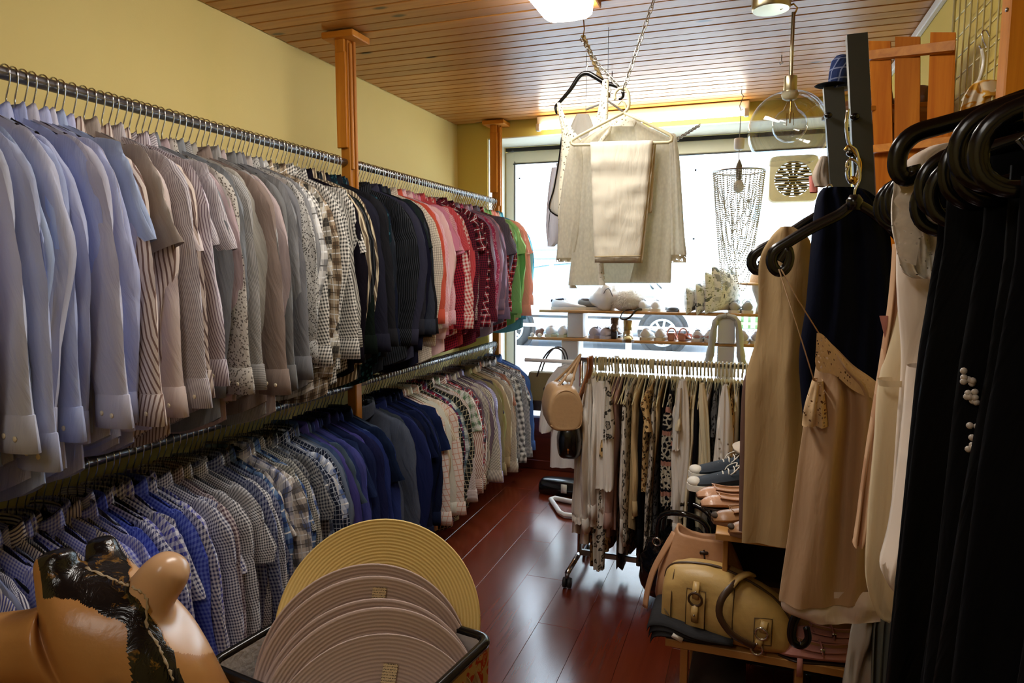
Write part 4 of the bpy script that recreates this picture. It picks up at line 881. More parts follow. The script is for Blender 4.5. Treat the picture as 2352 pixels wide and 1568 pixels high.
b0 = bag_loft(1, [(-.12, .05, .02, .15), (-.115, .078, .004, .19), (-.06, .082, 0, .205), (.06, .082, 0, .205), (.115, .078, .004, .19), (.12, .05, .02, .15)]); b0.build('body', M_beige, bb)
for sgn in (-1, 1):
    MB().tube(spline([(sgn*.03, -.06, .195), (.05+sgn*.01, -.02, .27), (.085, .0, .335), (.05+sgn*.01, .03, .27), (sgn*.03, .06, .195)], 20), .0065, 8).build('handle', M_beige, bb)
MB().tube([(-.004, -.118, .10), (-.004, -.06, .207), (-.004, .06, .207), (-.004, .118, .10)], .003, 6).build('zip', M_dkl, bb)
MB().tube(spline([(x, -.118, z) for x, z in ((-.07, .03), (-.055, .15), (0, .19), (.055, .15), (.07, .03), (0, .012), (-.07, .03))], 30), .003, 6).build('piping', M_beige, bb)
MB().box((.03, -.02, .232), (.05, .04, .035), .008).build('price_tag', plain('clear_wrap', (225, 222, 215), .2), bb)
hp_ = at(1310, 1046, 3.05); hb2 = thing('hobo_bag', 'black and cognac leather hobo bag with a broad brown strap hanging from the rack', 'handbag', hp_, radians(10))
bag_loft(1, [(-.14, .02, .06, .12), (-.12, .045, .02, .17), (-.05, .06, 0, .2), (.05, .06, 0, .2), (.12, .045, .02, .17), (.14, .02, .06, .12)]).build('body', M_black, hb2)
m_ = MB(); m_.ball((0, -.03, .065), (.062, .112, .062), 16, 10); m_.build('panel', M_cog, hb2)
q1 = at(1350, 820, 3.05)-hp_; MB().tube(spline([(.0, -.11, .16), (.03, -.08, .26), (.075, -.02, .40), tuple(Matrix.Rotation(-radians(10), 3, 'Z') @ q1)], 16), .020, 8, flat=.25).build('strap', M_cog, hb2)
MB().tube(spline([(.0, .11, .16), (.04, .08, .26), (.085, .03, .40), tuple(Matrix.Rotation(-radians(10), 3, 'Z') @ q1+V(.01, .01, 0))], 16), .020, 8, flat=.25).build('strap', M_cog, hb2)
MB().torus((.03, -.085, .27), .02, .004, 18, 6, Matrix.Rotation(pi/2, 4, 'X')).build('ring', M_black, hb2)
MB().box((.015, -.1, .20), (.012, .006, .05), .002).build('buckle', M_cog, hb2)
# white tubular stand with a white jacket behind
ws = thing('garment_stand', 'white tubular stand with a looped foot behind the low rack', 'rack', (-.98, 4.0, 0), 0, None, True)
fa, fb, fc_, fd = at(1316, 1108, 4.25), at(1268, 1110, 4.28), at(1290, 1143, 4.0), at(1330, 1142, 4.0)
for v in (fa, fb, fc_, fd): v.z = .018
MB().tube([fa+V(.3, 0, 0), fa, fb+V(.02, 0, 0), fb+V(-.0, -.03, 0), fc_+V(-.02, .03, 0), fc_+V(.02, 0, 0), fd+V(.3, 0, 0)], .016, 10).build('foot', M_white, ws)
tpz = at(1345, 822, 4.1).z; MB().tube([fa+V(.3, -.12, 0), fa+V(.3, -.12, tpz)], .014, 10).build('upright', M_white, ws); MB().tube([(fa.x+.3, fa.y-.12, tpz), (fa.x+.3, 3.9, tpz), (fa.x-.22, 3.9, tpz)], .012, 10).build('arm', M_white, ws)
jk = thing('jacket', 'white cotton jacket hanging beside the beige bowling bag', 'jacket', at(1300, 1075, 3.9), 0, None, True)
YCs = YC; YC = 3.9
strip([(834, 1318, 1350), (848, 1285, 1365), (880, 1264, 1370), (960, 1268, 1372), (1070, 1265, 1378)], .05, 3.1, 16, 0, .03).build('body', fab((228, 226, 224), 'plain'), jk)
strip([(842, 1282, 1312), (880, 1256, 1296), (940, 1243, 1282), (985, 1239, 1268), (991, 1245, 1262)], .045, 9.1, 12, -.05, .02).build('sleeve', fab((228, 226, 224), 'plain'), jk)
strip([(836, 1300, 1336), (846, 1294, 1334)], .03, 2.1, 8, -.02, .0).build('collar', fab((228, 226, 224), 'plain'), jk)
YC = YCs
o = MB().tube(spline([tuple(at(*p, 3.9)) for p in ((1290, 842), (1318, 828), (1345, 840))], 10), .006, 8).build('clothes_hanger', M_white, None, True, tuple(at(1318, 828, 3.9))); o.location = at(1318, 828, 3.9); tag(o, 'white hanger inside the white cotton jacket', 'hanger')
MB().tube([V(0, 0, 0), V(0, 0, tpz+.0-o.location.z-.01)], .003, 6).build('hook', M_chrome, o)

# ---------------------------------------------------------------- window display: shelves on white blocks
SYF, SD = 5.0, .24; SYC = SYF+SD/2
zu, zl = at(1490, 716, SYF).z, at(1490, 783, SYF).z; TH = .020
def board(z, x0, x1, lb):
    o = MB().box((0, 0, -TH/2), (x1-x0, SD, TH), .003).build('shelf_board', M_shelf); o.location = ((x0+x1)/2, SYC, z); tag(o, lb, 'shelf', 'shelf boards of the window display')
board(zu, at(1238, 712, SYF).x, .30, 'upper wooden shelf board of the window display, holding bags and cushions')
board(zl, at(1212, 776, SYF).x, .34, 'lower wooden shelf board of the window display, holding pairs of shoes')
M_block = plain('white_block', (214, 214, 216), .55, 0, .03)
def block(x0, x1, z0, z1, lb, dy=0):
    o = MB().box((0, 0, (z1-z0)/2), (x1-x0, .17, z1-z0-.001), .006).build('display_block', M_block, None, False); o.location = ((x0+x1)/2, SYC+dy, z0); tag(o, lb, 'block', 'white blocks of the window display')
X1, X2 = at(1300, 750, SYF).x, at(1336, 750, SYF).x
block(X1, X2, zl, zu-TH, 'white block between the two boards beside the lilac sneakers'); block(at(1286, 850, SYF).x, at(1325, 850, SYF).x, .42, zl-TH, 'white block under the lower board behind the khaki bag')
X3, X4 = at(1649, 760, SYF).x, at(1688, 760, SYF).x
block(X3, X4, zl, zu-TH, 'white block between the two boards with a grey scarf around it', -.055); block(X3, X4, .42, zl-TH, 'white block under the lower board below the grey scarf', -.055)
sc_ = thing('scarf', 'pale grey scarf looped over the white block at the right of the shelves'.replace(' at the right of the shelves', ' beside the cushions'), 'scarf', ((X3+X4)/2, SYF-.045, zl), 0, None, True)
hw = (X4-X3)/2+.02; xc = (X3+X4)/2
for s_ in (-1, 1):
    pth = spline([(xc, SYF-.03, zu-.012), (xc+s_*hw*.7, SYF-.03, zu-.03), (xc+s_*hw*1.05, SYF-.035, zu-.09), (xc+s_*hw*1.3, SYF-.045, zl-.05), (xc+s_*hw*1.5, SYF-.05, zl-.14)], 20)
    MB().tube(pth, [.022+.022*i/20+.004*sin(i*1.7) for i in range(21)], 10, flat=.7).build('end', fab((176, 176, 172), 'plain'), sc_)

# ---------------------------------------------------------------- shoes
def shoe_upper(st, n=20, e=.8):
    R_ = []
    for x, hw, zb, zt in spline(st, 20):
        r_ = []
        for k in range(n):
            a = 2*pi*k/n; u = math.copysign(abs(cos(a))**e, cos(a)); w_ = math.copysign(abs(sin(a))**e, sin(a)); zz = (zb+zt)/2+w_*(zt-zb)/2
            r_.append(V(x, u*hw*(1-.35*max(0, w_)), zz))
        R_.append(r_)
    return MB().loft(R_)
def sole_mb(L, hws, z0, z1, ex=.004):
    pts = spline(hws, 24); up = [(x, hw+ex) for x, hw in pts]; out = [(x, h_) for x, h_ in up]+[(x, -h_) for x, h_ in reversed(up)]
    n = len(out); m = MB(); z1f = z1 if callable(z1) else (lambda x: z1); z0f = z0 if callable(z0) else (lambda x: z0)
    m.loft([[V(x, y, z0f(x)) for x, y in out], [V(x, y*1.02, (z0f(x)*.4+z1f(x)*.6)) for x, y in out], [V(x, y*.98, z1f(x)) for x, y in out]]); return m
SNK = [(0, .022, .018, .066), (.02, .034, .018, .082), (.06, .038, .018, .078), (.11, .040, .018, .072), (.16, .044, .018, .062), (.21, .044, .018, .050), (.25, .036, .018, .042), (.275, .018, .018, .034)]
SH_HW = [(-.004, .016), (.02, .034), (.08, .037), (.15, .042), (.21, .044), (.255, .034), (.28, .012)]
def sneaker(loc, rz, label, m, msole, mlin, mlace, group, heel=None, band=None, rx=0):
    o = shoe_upper(SNK).build('shoe', m); o.location = loc; o.rotation_euler = (rx, 0, rz); tag(o, label, 'shoe', group)
    sole_mb(.28, SH_HW, 0, .022).build('sole', msole, o, .5)
    MB().ball((.055, 0, .076), (.042, .020, .010), 16, 6).build('lining', mlin, o)
    lc = MB()
    for k in range(5):
        x = .105+k*.021; z = .080-.0085*k; lc.tube([(x-.004, -.022, z-.012), (x, -.010, z+.002), (x+.004, .010, z+.002), (x+.008, .022, z-.012)], .0026, 5)
    for s_ in (-1, 1): lc.tube(spline([(.100, 0, .084), (.09, s_*.018, .094), (.115, s_*.036, .078), (.13, s_*.030, .062)], 10), .0022, 5)
    lc.build('laces', mlace, o)
    if heel: MB().box((-.001, 0, .066), (.014, .028, .026), .006).build('heel_tab', heel, o)
    if band: shoe_upper([(-.0015, .0225, .030, .052), (.03, .0385, .030, .052), (.08, .042, .030, .050)], 20).build('band', band, o)
    return o
def pair(px, py, Y, rz, lb, m, ms, ml, mlc, gap=.095, **kw):
    p = at(px, py, Y); z = zu if py < 750 else zl; d = V(-sin(rz), cos(rz), 0)*gap*.5
    for s_, w_ in ((1, 'first'), (-1, 'second')):
        c = V(p.x, SYF+.03, z)+d*s_ if abs(rz-pi/2) < .8 else V(p.x, SYC, z)+d*s_
        sneaker(c, rz, lb[0 if s_ > 0 else 1], m, ms, ml, mlc, lb[2], **kw)
P_wh = plain('white_shoe_leather', (240, 241, 246), .45, 0, .03); P_navy = plain('navy_suede', (30, 34, 52), .7); P_gy = plain('grey_shoe', (120, 124, 128), .6); P_lil = plain('lilac_canvas', (206, 200, 214), .7); P_pk = plain('pink_suede', (206, 150, 136), .7, 0, .08); P_lg = plain('light_grey_shoe', (176, 174, 170), .6)
P_lin = plain('dark_lining', (70, 60, 60), .8); P_pl = plain('pale_lining', (190, 184, 186), .8)
L_ = lambda nm, wh: ('%s, one nearer the shirts, on the %s' % (nm, wh), '%s, one farther from the shirts, on the %s' % (nm, wh), nm+' pair')
pair(1262, 712, 5.0, .0, ('white sneaker with navy heel, in front, on the upper board', 'white sneaker with navy heel, behind, on the upper board', 'white and navy sneakers'), P_wh, M_white_rubber, P_navy, P_wh, .10, heel=P_navy)
pair(1318, 712, 5.0, .25, ('grey sneaker with dark laces, behind, on the upper board', 'grey sneaker with dark laces, in front, on the upper board', 'grey laced sneakers'), P_gy, M_white_rubber, P_lin, M_rubber, .10)
pair(1488, 714, 5.0, pi/2, L_('chunky white sneaker', 'upper board'), P_wh, M_white_rubber, P_lin, P_wh, .095)
pair(1701, 720, 5.0, pi/2, L_('light grey sneaker seen from behind', 'upper board'), P_lg, M_white_rubber, P_lin, P_lg, .088)
pair(1272, 776, 5.0, pi/2, L_('white sneaker with pale green sole', 'lower board'), P_wh, plain('mint_sole', (206, 216, 196), .6), P_pl, P_wh, .10)
pair(1370, 779, 5.0, pi/2-.25, L_('lilac white sneaker', 'lower board'), P_lil, plain('lilac_sole', (212, 208, 220), .6), P_lin, P_lil, .095)
pair(1495, 782, 5.0, pi/2, L_('bulky white trainer', 'lower board'), P_wh, M_white_rubber, P_pl, P_wh, .105)
pair(1614, 785, 5.0, pi/2, L_('white sneaker with a pink heel band', 'lower board'), P_wh, M_white_rubber, P_lin, P_wh, .088, band=P_pk)
pair(1722, 788, 5.0, pi/2, L_('pale lilac sneaker past the scarf', 'lower board'), P_lil, M_white_rubber, P_pl, P_lil, .095)
def on(px, py): p = at(px, py, SYF+.04); return V(p.x, SYF+.06, zu if py < 750 else zl)
def bootie(loc, rz, label, m, mh, hh, sh):
    o = shoe_upper([(0, .02, hh, hh+.06), (.03, .032, hh*.95, hh+.075), (.08, .034, hh*.7, hh+.06), (.14, .036, hh*.25+.008, hh*.6+.045), (.20, .036, .012, .05), (.235, .018, .012, .03)]).build('boot', m); o.location = loc; o.rotation_euler = (0, 0, rz); tag(o, label, 'boot')
    MB().lathe([(.030, hh+.03), (.031, hh+.07), (.034, hh+sh), (.030, hh+sh+.002), (.026, hh+.07)], 18, (.04, 0, 0)).build('shaft', m, o)
    MB().box((.025, 0, hh/2), (.045, .046, hh), .006).build('heel', mh, o, False)
    sole_mb(.24, [(.10, .030), (.16, .036), (.2, .036), (.238, .016)], 0, .014).build('sole', mh, o, .5)
    return o
bootie(on(1408, 778), pi/2, 'brown shiny ankle bootie with a dark block heel on the lower board', plain('bronze_leather', (104, 80, 62), .2, .4), M_dkl, .055, .10)
bootie(on(1440, 778), -pi/2+.2, 'gold metallic ankle boot beside the brown bootie on the lower board', plain('gold_leather', (170, 144, 96), .25, .7), plain('tan_sole', (120, 88, 60), .5), .02, .125)
def sandal(loc, rz, label, m):
    o = sole_mb(.23, [(0, .018), (.03, .026), (.1, .026), (.17, .036), (.21, .03), (.23, .01)], lambda x: .045*max(0, 1-x/.12)+.004, lambda x: .045*max(0, 1-x/.12)+.014).build('sandal', m, None, .5); o.location = loc; o.rotation_euler = (0, 0, rz); tag(o, label, 'sandal', 'pink sandals')
    MB().box((.024, 0, .024), (.042, .044, .046), .005).build('heel', m, o, False)
    for x, hgt in ((.165, .04), (.13, .045), (.05, .075)):
        zb = .045*max(0, 1-x/.12)+.012; MB().tube([(x, .034*cos(a), zb+hgt*.7*sin(a)) for a in [pi*k/10 for k in range(11)]], .005, 6, flat=.5).build('strap', m, o)
    return o
sandal(on(1540, 783), pi/2, 'pink block-heeled sandal on the lower board, nearer the white trainers', P_pk); sandal(on(1562, 784)+V(0, 0, 0), pi/2-.3, 'pink block-heeled sandal on the lower board, farther from the white trainers', P_pk)
# white slouchy bag, fluffy bag, belt, clutch
p = on(1388, 712); p.y = SYC-.03
def lump(r3, seed, amp=.18, n=26, m=18, flatb=True):
    mb = MB(); mb.ball((0, 0, r3[2]), r3, n, m); o_ = []
    for v in mb.v:
        d = (v-V(0, 0, r3[2])); k = 1+amp*noise.noise(V(d.x*14+seed, d.y*14, d.z*12))+amp*.5*noise.noise(V(d.x*30, d.y*30+seed, d.z*30)); w_ = V(0, 0, r3[2])+d*k
        if flatb: w_.z = max(w_.z, 0)
        o_.append(w_)
    mb.v = o_; return mb
sb = lump((.115, .09, .105), 2.3, .35).build('slouch_bag', plain('white_patent', (236, 234, 236), .25, 0, .03)); sb.location = p; tag(sb, 'white shiny slouchy bag beside the white fluffy one on the upper board', 'bag')
MB().tube(spline([(.0, -.08, .13), (.02, -.10, .16), (.045, -.1, .165), (.07, -.09, .11)], 14), .004, 6).build('handle', plain('grey_trim', (150, 148, 150), .4), sb)
p = on(1437, 714); p.y = SYC-.03
fb_ = lump((.125, .085, .078), 5.1, .2).build('fluffy_bag', plain('white_fur_base', (222, 216, 208), .9)); fb_.location = p; tag(fb_, 'white fluffy fur bag on the upper board between the slouchy bag and sneakers', 'bag')
fm = MB(); rr = random.Random(3)
for k in range(1500):
    a, b = rr.uniform(0, 2*pi), math.acos(rr.uniform(-.55, 1)); d = V(sin(b)*cos(a), sin(b)*sin(a), cos(b)); s_ = V(d.x*.12, d.y*.083, .078+d.z*.074); L = rr.uniform(.018, .035); e = s_+d*L+V(rr.uniform(-.01, .01), rr.uniform(-.01, .01), -.012)
    t_ = d.cross(V(rr.random(), rr.random(), rr.random())).normalized()*.0018; fm.add([s_-t_, s_+t_, e], [(0, 1, 2)])
f_ = fm.build('fur', plain('white_fur', (238, 232, 224), .9), fb_, False); f_['kind'] = 'stuff'
p = on(1545, 716); bl_ = MB()
for k in range(4): bl_.torus((0, 0, .006+k*.007), .045-.003*k, .005, 20, 6)
bo = bl_.build('belt', M_dkl); bo.location = p; tag(bo, 'rolled dark belt lying on the upper board by the cushions', 'belt'); MB().box((.045, -.02, .014), (.01, .03, .022), .003).build('buckle', M_chrome, bo)
cl = MB().tube(spline([(0, 0, .006), (-.03, -.07, .008), (-.06, -.105, .0), (-.085, -.115, -.05), (-.05, -.12, -.062), (-.01, -.115, -.04), (.03, -.09, .008), (.09, -.04, .008)], 24), .008, 8, flat=.4).build('strap', M_dkl); cl.location = on(1455, 716)+V(0, .03, .004); tag(cl, 'dark leather strap drooping over the edge of the upper board', 'strap')
# cushions with a newspaper and leaf print
def printmat():
    t = NT('leaf_print'); uv = t.coord('UV'); c = t.n('ShaderNodeTexVoronoi', distance='CHEBYCHEV'); c.inputs['Scale'].default_value = 22; t.l(uv, c.inputs[0])
    sp_ = t.n('ShaderNodeSeparateXYZ'); t.l(c.outputs[1], sp_.inputs[0]); col = t.ramp(sp_.outputs[0], [(0, lin((240, 240, 236))), (.5, lin((232, 232, 226))), (.70, lin((196, 198, 194))), (.82, lin((160, 162, 160))), (.93, lin((96, 100, 98))), (.97, lin((240, 240, 236)))], 'CONSTANT')
    g = t.noise(uv, 26, 3, .6, 1.5); col = t.mix(t.ramp(g, [(.60, (0, 0, 0, 1)), (.64, (1, 1, 1, 1))]), col, lin((110, 122, 60))); return t.done(t.bsdf(col, .7))
M_print = printmat()
def cushion(px, py, Y, w_, h_, th, rz, lean, label):
    p = at(px, py, Y); o = bpy.data.objects.new('cushion', None)
    mb = MB(); sd = px*.37
    def f(s):
        def g(u, v):
            a, b = 2*u-1, 2*v-1; k = max(0, (1-abs(a)**2.6)*(1-abs(b)**2.6))
            x = a*w_/2*(1-.13*(1-b*b)-.05*abs(b)**6); z = b*h_/2*(1-.13*(1-a*a)-.05*abs(a)**6)
            return (V(x, s*(th/2*1.35*k**.6+.008*noise.noise(V(a*3+sd, b*3, s))*k), z+h_/2*.95), (u*w_*1.6+sd, v*h_*1.6))
        return g
    mb.grid(f(-1), 14, 14); mb.grid(f(1), 14, 14); o = mb.build('cushion', M_print); o.location = (p.x, SYC-.02, zu+.004); o.rotation_euler = (lean[0], lean[1], rz); tag(o, label, 'cushion', 'leaf print cushions'); return o
cushion(1592, 722, 5, .30, .20, .075, 1.25, (.0, -.10), 'small leaf-print cushion standing nearest the belt'); cushion(1618, 722, 5, .30, .235, .075, 1.2, (.0, -.14), 'leaf-print cushion, second from the belt'); cushion(1640, 722, 5, .30, .31, .085, 1.15, (.0, -.08), 'tall leaf-print cushion in the middle of its row, third from the belt'); cushion(1662, 722, 5, .32, .34, .10, .9, (.0, .02), 'largest leaf-print cushion, standing next to the light grey sneakers')
# display head with cap
p = on(1752, 720); p.y = SYC-.04; hd_ = thing('foam_mannequin', 'white display head wearing the peach cap', 'display head', p)
MB().lathe([(.05, 0), (.048, .02), (.038, .06), (.052, .10), (.075, .16), (.08, .21), (.066, .26), (.03, .285)], 24).build('head', plain('white_foam', (236, 236, 234), .7), hd_)
cp2 = MB(); cp2.lathe([(.095, 0), (.097, .02), (.09, .07), (.06, .105), (.01, .115)], 24); co = cp2.build('cap', plain('peach_straw', (226, 190, 152), .8, 0, .2, 150, .4)); co.location = p+V(0, 0, .20); tag(co, 'peach straw cap on the white display head', 'hat')
MB().ball((-.085, -.04, .008), (.085, .075, .012), 18, 6).build('brim', bpy.data.materials['peach_straw'], co)
# plush keychain
p = on(1238, 776); kk = lump((.032, .028, .03), 3., .25, 16, 10).build('plush_pendant', plain('brown_plush', (150, 116, 104), .95, 0, .3, 200)); kk.location = p+V(0, -.02, 0); tag(kk, 'small brown plush with two white pompoms at the end of the lower board', 'toy')
for x, y_ in ((-.045, -.035), (.02, -.05)): lump((.018, .018, .017), x*99, .2, 12, 8).xf(Matrix.Translation((x, y_, 0))).build('pompom', plain('cream_pompom', (226, 218, 208), .95) if x < 0 else bpy.data.materials['cream_pompom'], kk)
MB().ball((.022, 0, .05), (.02, .018, .018), 10, 8).build('head', bpy.data.materials['brown_plush'], kk)
# khaki bag hung on the lower white block
kp_ = at(1237, 940, 4.86); kb = thing('tote_bag', 'khaki canvas tote bag with dark base and handles by the shirt rack', 'handbag', kp_, 0)
tb = MB(); hw_, hh_ = .105, .29
tb.loft([[V(u*hw_*s_+ox, v*.045, z) for u, v in ((-1, -.6), (-.8, -1), (.8, -1), (1, -.6), (1, .6), (.8, 1), (-.8, 1), (-1, .6))] for z, s_, ox in ((.075, 1.02, -.01), (.15, 1, .0), (.22, .97, .015), (.29, .92, .03))]); M_kh = plain('khaki_canvas', (122, 108, 72), .8, 0, .1, 90, .3); tb.build('body', M_kh, kb, .5)
tb = MB(); tb.loft([[V(u*hw_*s_-.012, v*.047, z) for u, v in ((-1, -.6), (-.8, -1), (.8, -1), (1, -.6), (1, .6), (.8, 1), (-.8, 1), (-1, .6))] for z, s_ in ((0, .95), (.01, 1.03), (.078, 1.04))]); tb.build('base', M_dkl, kb, .5)
for y_ in (-.045, .045): MB().tube(spline([(.0, y_, .26), (.05, y_, .40), (.12, y_*.8, .475), (.19, y_*.8, .46), (.215, y_*.8, .36), (.14, y_, .28)], 20), .006, 8).build('handle', M_dkl, kb)
MB().lathe([(.018, 0), (.018, .004), (.012, .005)], 16, (.07, -.047, .17), Matrix.Rotation(pi/2, 4, 'X')).build('badge', M_dkl, kb)
p = at(1262, 832, 5.2); sneaker((p.x, 5.15, .42+.0), .2, 'white sneaker on the window platform behind the khaki tote', P_wh, M_white_rubber, P_pl, P_wh, None)
# dark bag on the floor below the jacket
p = at(1296, 1096, 4.45); p.z = 0; o = bag_loft(1, [(-.16, .03, .01, .06), (-.14, .08, 0, .10), (.14, .08, 0, .10), (.16, .03, .01, .06)], axis='x').build('bag', M_black); o.location = p; tag(o, 'flat black bag on the floor under the white jacket', 'bag'); MB().box((.02, -.085, .06), (.04, .003, .06), 0).build('price_tag', M_paper, o)
# ---------------------------------------------------------------- foreground: hamper with sun hats
def poly_in(x, y, P):
    c = False; n = len(P)
    for i in range(n):
        x1, y1 = P[i]; x2, y2 = P[(i+1) % n]
        if (y1 > y) != (y2 > y) and x < (x2-x1)*(y-y1)/(y2-y1)+x1: c = not c
    return c
RZH = .735
def z_at(px, py, z):
    d = FW + RT*((px-1176)/F_PX) - UP*((py-784)/F_PX); return V(0, 0, EYE)+d*((z-EYE)/d.z)
hL, hR, hRf, hLf = z_at(477, 1530, RZH), z_at(1124, 1468, RZH), z_at(1000, 1568, RZH), z_at(560, 1568, RZH)
ex = (hLf-hL).normalized(); 
cA = hL; cB = hR; u_ = V(cos(radians(-9)), sin(radians(-9)), 0); v_ = V(-u_.y, u_.x, 0)
dg = cB-cA; wl, dl = dg.dot(u_), dg.dot(v_)
# corners: A near-left, then along u, then along v
cs4 = [cA, cA+u_*wl, cB, cA+v_*dl]
hc = (cA+cB)/2
hm = thing('hamper', 'tall fabric hamper with black rim and red leaf print, full of sun hats', 'hamper', (hc.x, hc.y, 0), 0, None, True)
def hampmat():
    t = NT('leaf_print_canvas'); co = t.coord(); v = t.vor(t.mapping(co, (1, 1, 1)), 16); n = t.noise(co, 30, 3, .6, 1.2)
    f = t.math('MULTIPLY', t.math('LESS_THAN', v, .42), t.math('GREATER_THAN', n, .47)); col = t.mix(f, lin((206, 176, 140)), lin((196, 62, 30)))
    return t.done(t.bsdf(col, .8))
M_ham = hampmat(); M_quilt = plain('white_quilted_lining', (206, 202, 200), .8, 0, .1, 80, .5)
def tap(p, k): q = hc+(p-hc)*k; return q
for i in range(4):
    a, b = cs4[i], cs4[(i+1) % 4]; inw = (hc-(a+b)/2).normalized()*.012; inw.z = 0
    a0, b0 = tap(a, .9), tap(b, .9)
    MB().add([V(a.x, a.y, RZH), V(b.x, b.y, RZH), V(b0.x, b0.y, .01), V(a0.x, a0.y, .01)], [(0, 1, 2, 3)], [(0, .7), (.5, .7), (.5, 0), (0, 0)]).build('side_panel', M_ham, hm, False)
    MB().add([V(a.x, a.y, RZH)+inw, V(b.x, b.y, RZH)+inw, V(b0.x, b0.y, .02)+inw, V(a0.x, a0.y, .02)+inw], [(0, 1, 2, 3)]).build('lining', M_quilt, hm, False)
b4 = [tap(p, .9) for p in cs4]; MB().loft([[V(p.x, p.y, 0) for p in b4], [V(p.x, p.y, .015) for p in b4]]).build('bottom', M_ham, hm, False)
rimp = []
for i in range(4):
    a, b, c = cs4[i-1], cs4[i], cs4[(i+1) % 4]
    for k in range(5): t = k/4; p = b+(a-b).normalized()*.03; q2 = b+(c-b).normalized()*.03; rimp.append(p.lerp(b, t).lerp(b.lerp(q2, t), t))
MB().tube([V(p.x, p.y, RZH) for p in rimp], .0115, 10, True).build('rim', M_black, hm)
ar0 = at(1062, 1572, 0+(cs4[2].y+cs4[1].y)/2-.04); side = (cs4[2]-cs4[1]).normalized(); out = V(side.y, -side.x, 0)
pc = cs4[1].lerp(cs4[2], .52)+out*.004; pts = [pc+side*(.022*cos(a))+V(0, 0, -.075+.032*sin(a)) for a in [pi*k/12 for k in range(13)]]; pts = [pc+side*.022+V(0, 0, -.14)]+pts+[pc-side*.022+V(0, 0, -.14)]
MB().tube(pts, .0016, 5).build('printed_arch', plain('pink_print', (206, 84, 92), .8), hm)
hl_ = MB(); qv = (cs4[3]-cs4[0]); hcn = cs4[0].lerp(cs4[3], .5)+V(.016, 0, -.06); hl_.ball(hcn, (.004, .055, .020), 16, 10); hl_.build('handle_hole', M_black, hm)
# sun hats
def straw(name, c1, c2):
    t = NT(name); co = t.coord(); n = t.noise(co, 260, 2); r_ = t.n('ShaderNodeVectorMath', operation='LENGTH'); t.l(co, r_.inputs[0])
    w_ = t.math('SINE', t.math('MULTIPLY', r_.outputs['Value'], 2*pi/.0075)); return t.done(t.bsdf(t.mix(t.math('MULTIPLY_ADD', w_, .35, .5), lin(c1), lin(c2)), .65, bump=n, bstr=.3, bdist=.002))
M_str_y, M_str_w = straw('yellow_straw', (212, 178, 96), (236, 210, 140)), straw('mauve_white_straw', (182, 158, 148), (200, 178, 170))
def hat_mesh(R0, seed, cone=.10):
    prof = []; n = 90
    for i in range(n+1):
        r_ = .082+(R0-.082)*i/n; prof.append((r_, .0007*sin(r_*2*pi/.0075)-cone*(r_-.082)))
    prof += [(R0+.002, prof[-1][1]+.002), (R0, prof[-1][1]+.004)]
    prof += [(r_, z+.0035) for r_, z in reversed(prof[:n+1:4])]
    mb = MB(); mb.lathe(prof, 72, (0, 0, 0), None, False, False)
    for i, v in enumerate(mb.v):
        a = atan2(v.y, v.x); rr_ = hypot(v.x, v.y)/R0; mb.v[i] = v+V(0, 0, .016*rr_**2*sin(2*a+seed)+.008*rr_**3*sin(3*a+seed*2.1))
    return mb
def crown_mb():
    return MB().lathe([(.082, 0), (.080, .03), (.074, .07), (.055, .09), (.01, .096), (.01, .0925), (.052, .086), (.07, .068), (.076, .03), (.078, .001)], 36, (0, 0, 0), None, False, False)
def hat(px, py, Y, R0, yaw, tilt, m, label, seed, cone=.1, tagpx=None):
    p = at(px, py, Y); to = (V(0, 0, EYE)-p).normalized(); ax = Matrix.Rotation(yaw, 3, 'Z') @ to; side = ax.cross(V(0, 0, 1)).normalized(); ax = Matrix.Rotation(tilt, 3, side) @ ax
    o = hat_mesh(R0, seed, cone).build('sun_hat', m); o.location = p; o.rotation_euler = (-ax).to_track_quat('Z', 'Y').to_euler(); tag(o, label, 'hat', 'sun hats in the hamper')
    crown_mb().build('crown', m, o); return o
t_ = NT('printed_label'); co = t_.coord('UV'); sx = t_.n('ShaderNodeSeparateXYZ'); t_.l(co, sx.inputs[0]); nn = t_.noise(t_.mapping(co, (400, 900, 1)), 1, 1); ln = t_.math('LESS_THAN', t_.math('FRACT', t_.math('MULTIPLY', sx.outputs[1], 190)), .45)
M_tag = t_.done(t_.bsdf(t_.mix(t_.math('MULTIPLY', ln, t_.math('GREATER_THAN', nn, .5)), lin((226, 204, 164)), lin((70, 54, 44))), .7))
hat(872, 1432, 1.30, .232, 0, .0, M_str_y, 'large yellow straw sun hat standing at the back of the hamper', .3, .05)
HW = [(838, 1548, 1.235, .232, 'white mauve straw sun hat just in front of the yellow one, topmost white hat', 1.0, None), (842, 1588, 1.20, .235, 'white mauve sun hat with the topmost paper tag', 1.3, (880, 1372)),
      (850, 1650, 1.165, .235, 'white mauve sun hat in the middle of the hamper with a creased paper tag', .8, (896, 1432)), (858, 1680, 1.13, .235, 'white mauve sun hat low in the hamper with a folded dark tag', 1.6, None), (862, 1745, 1.10, .23, 'white mauve sun hat at the front of the hamper with the lowest paper tag', 1.1, (906, 1552))]
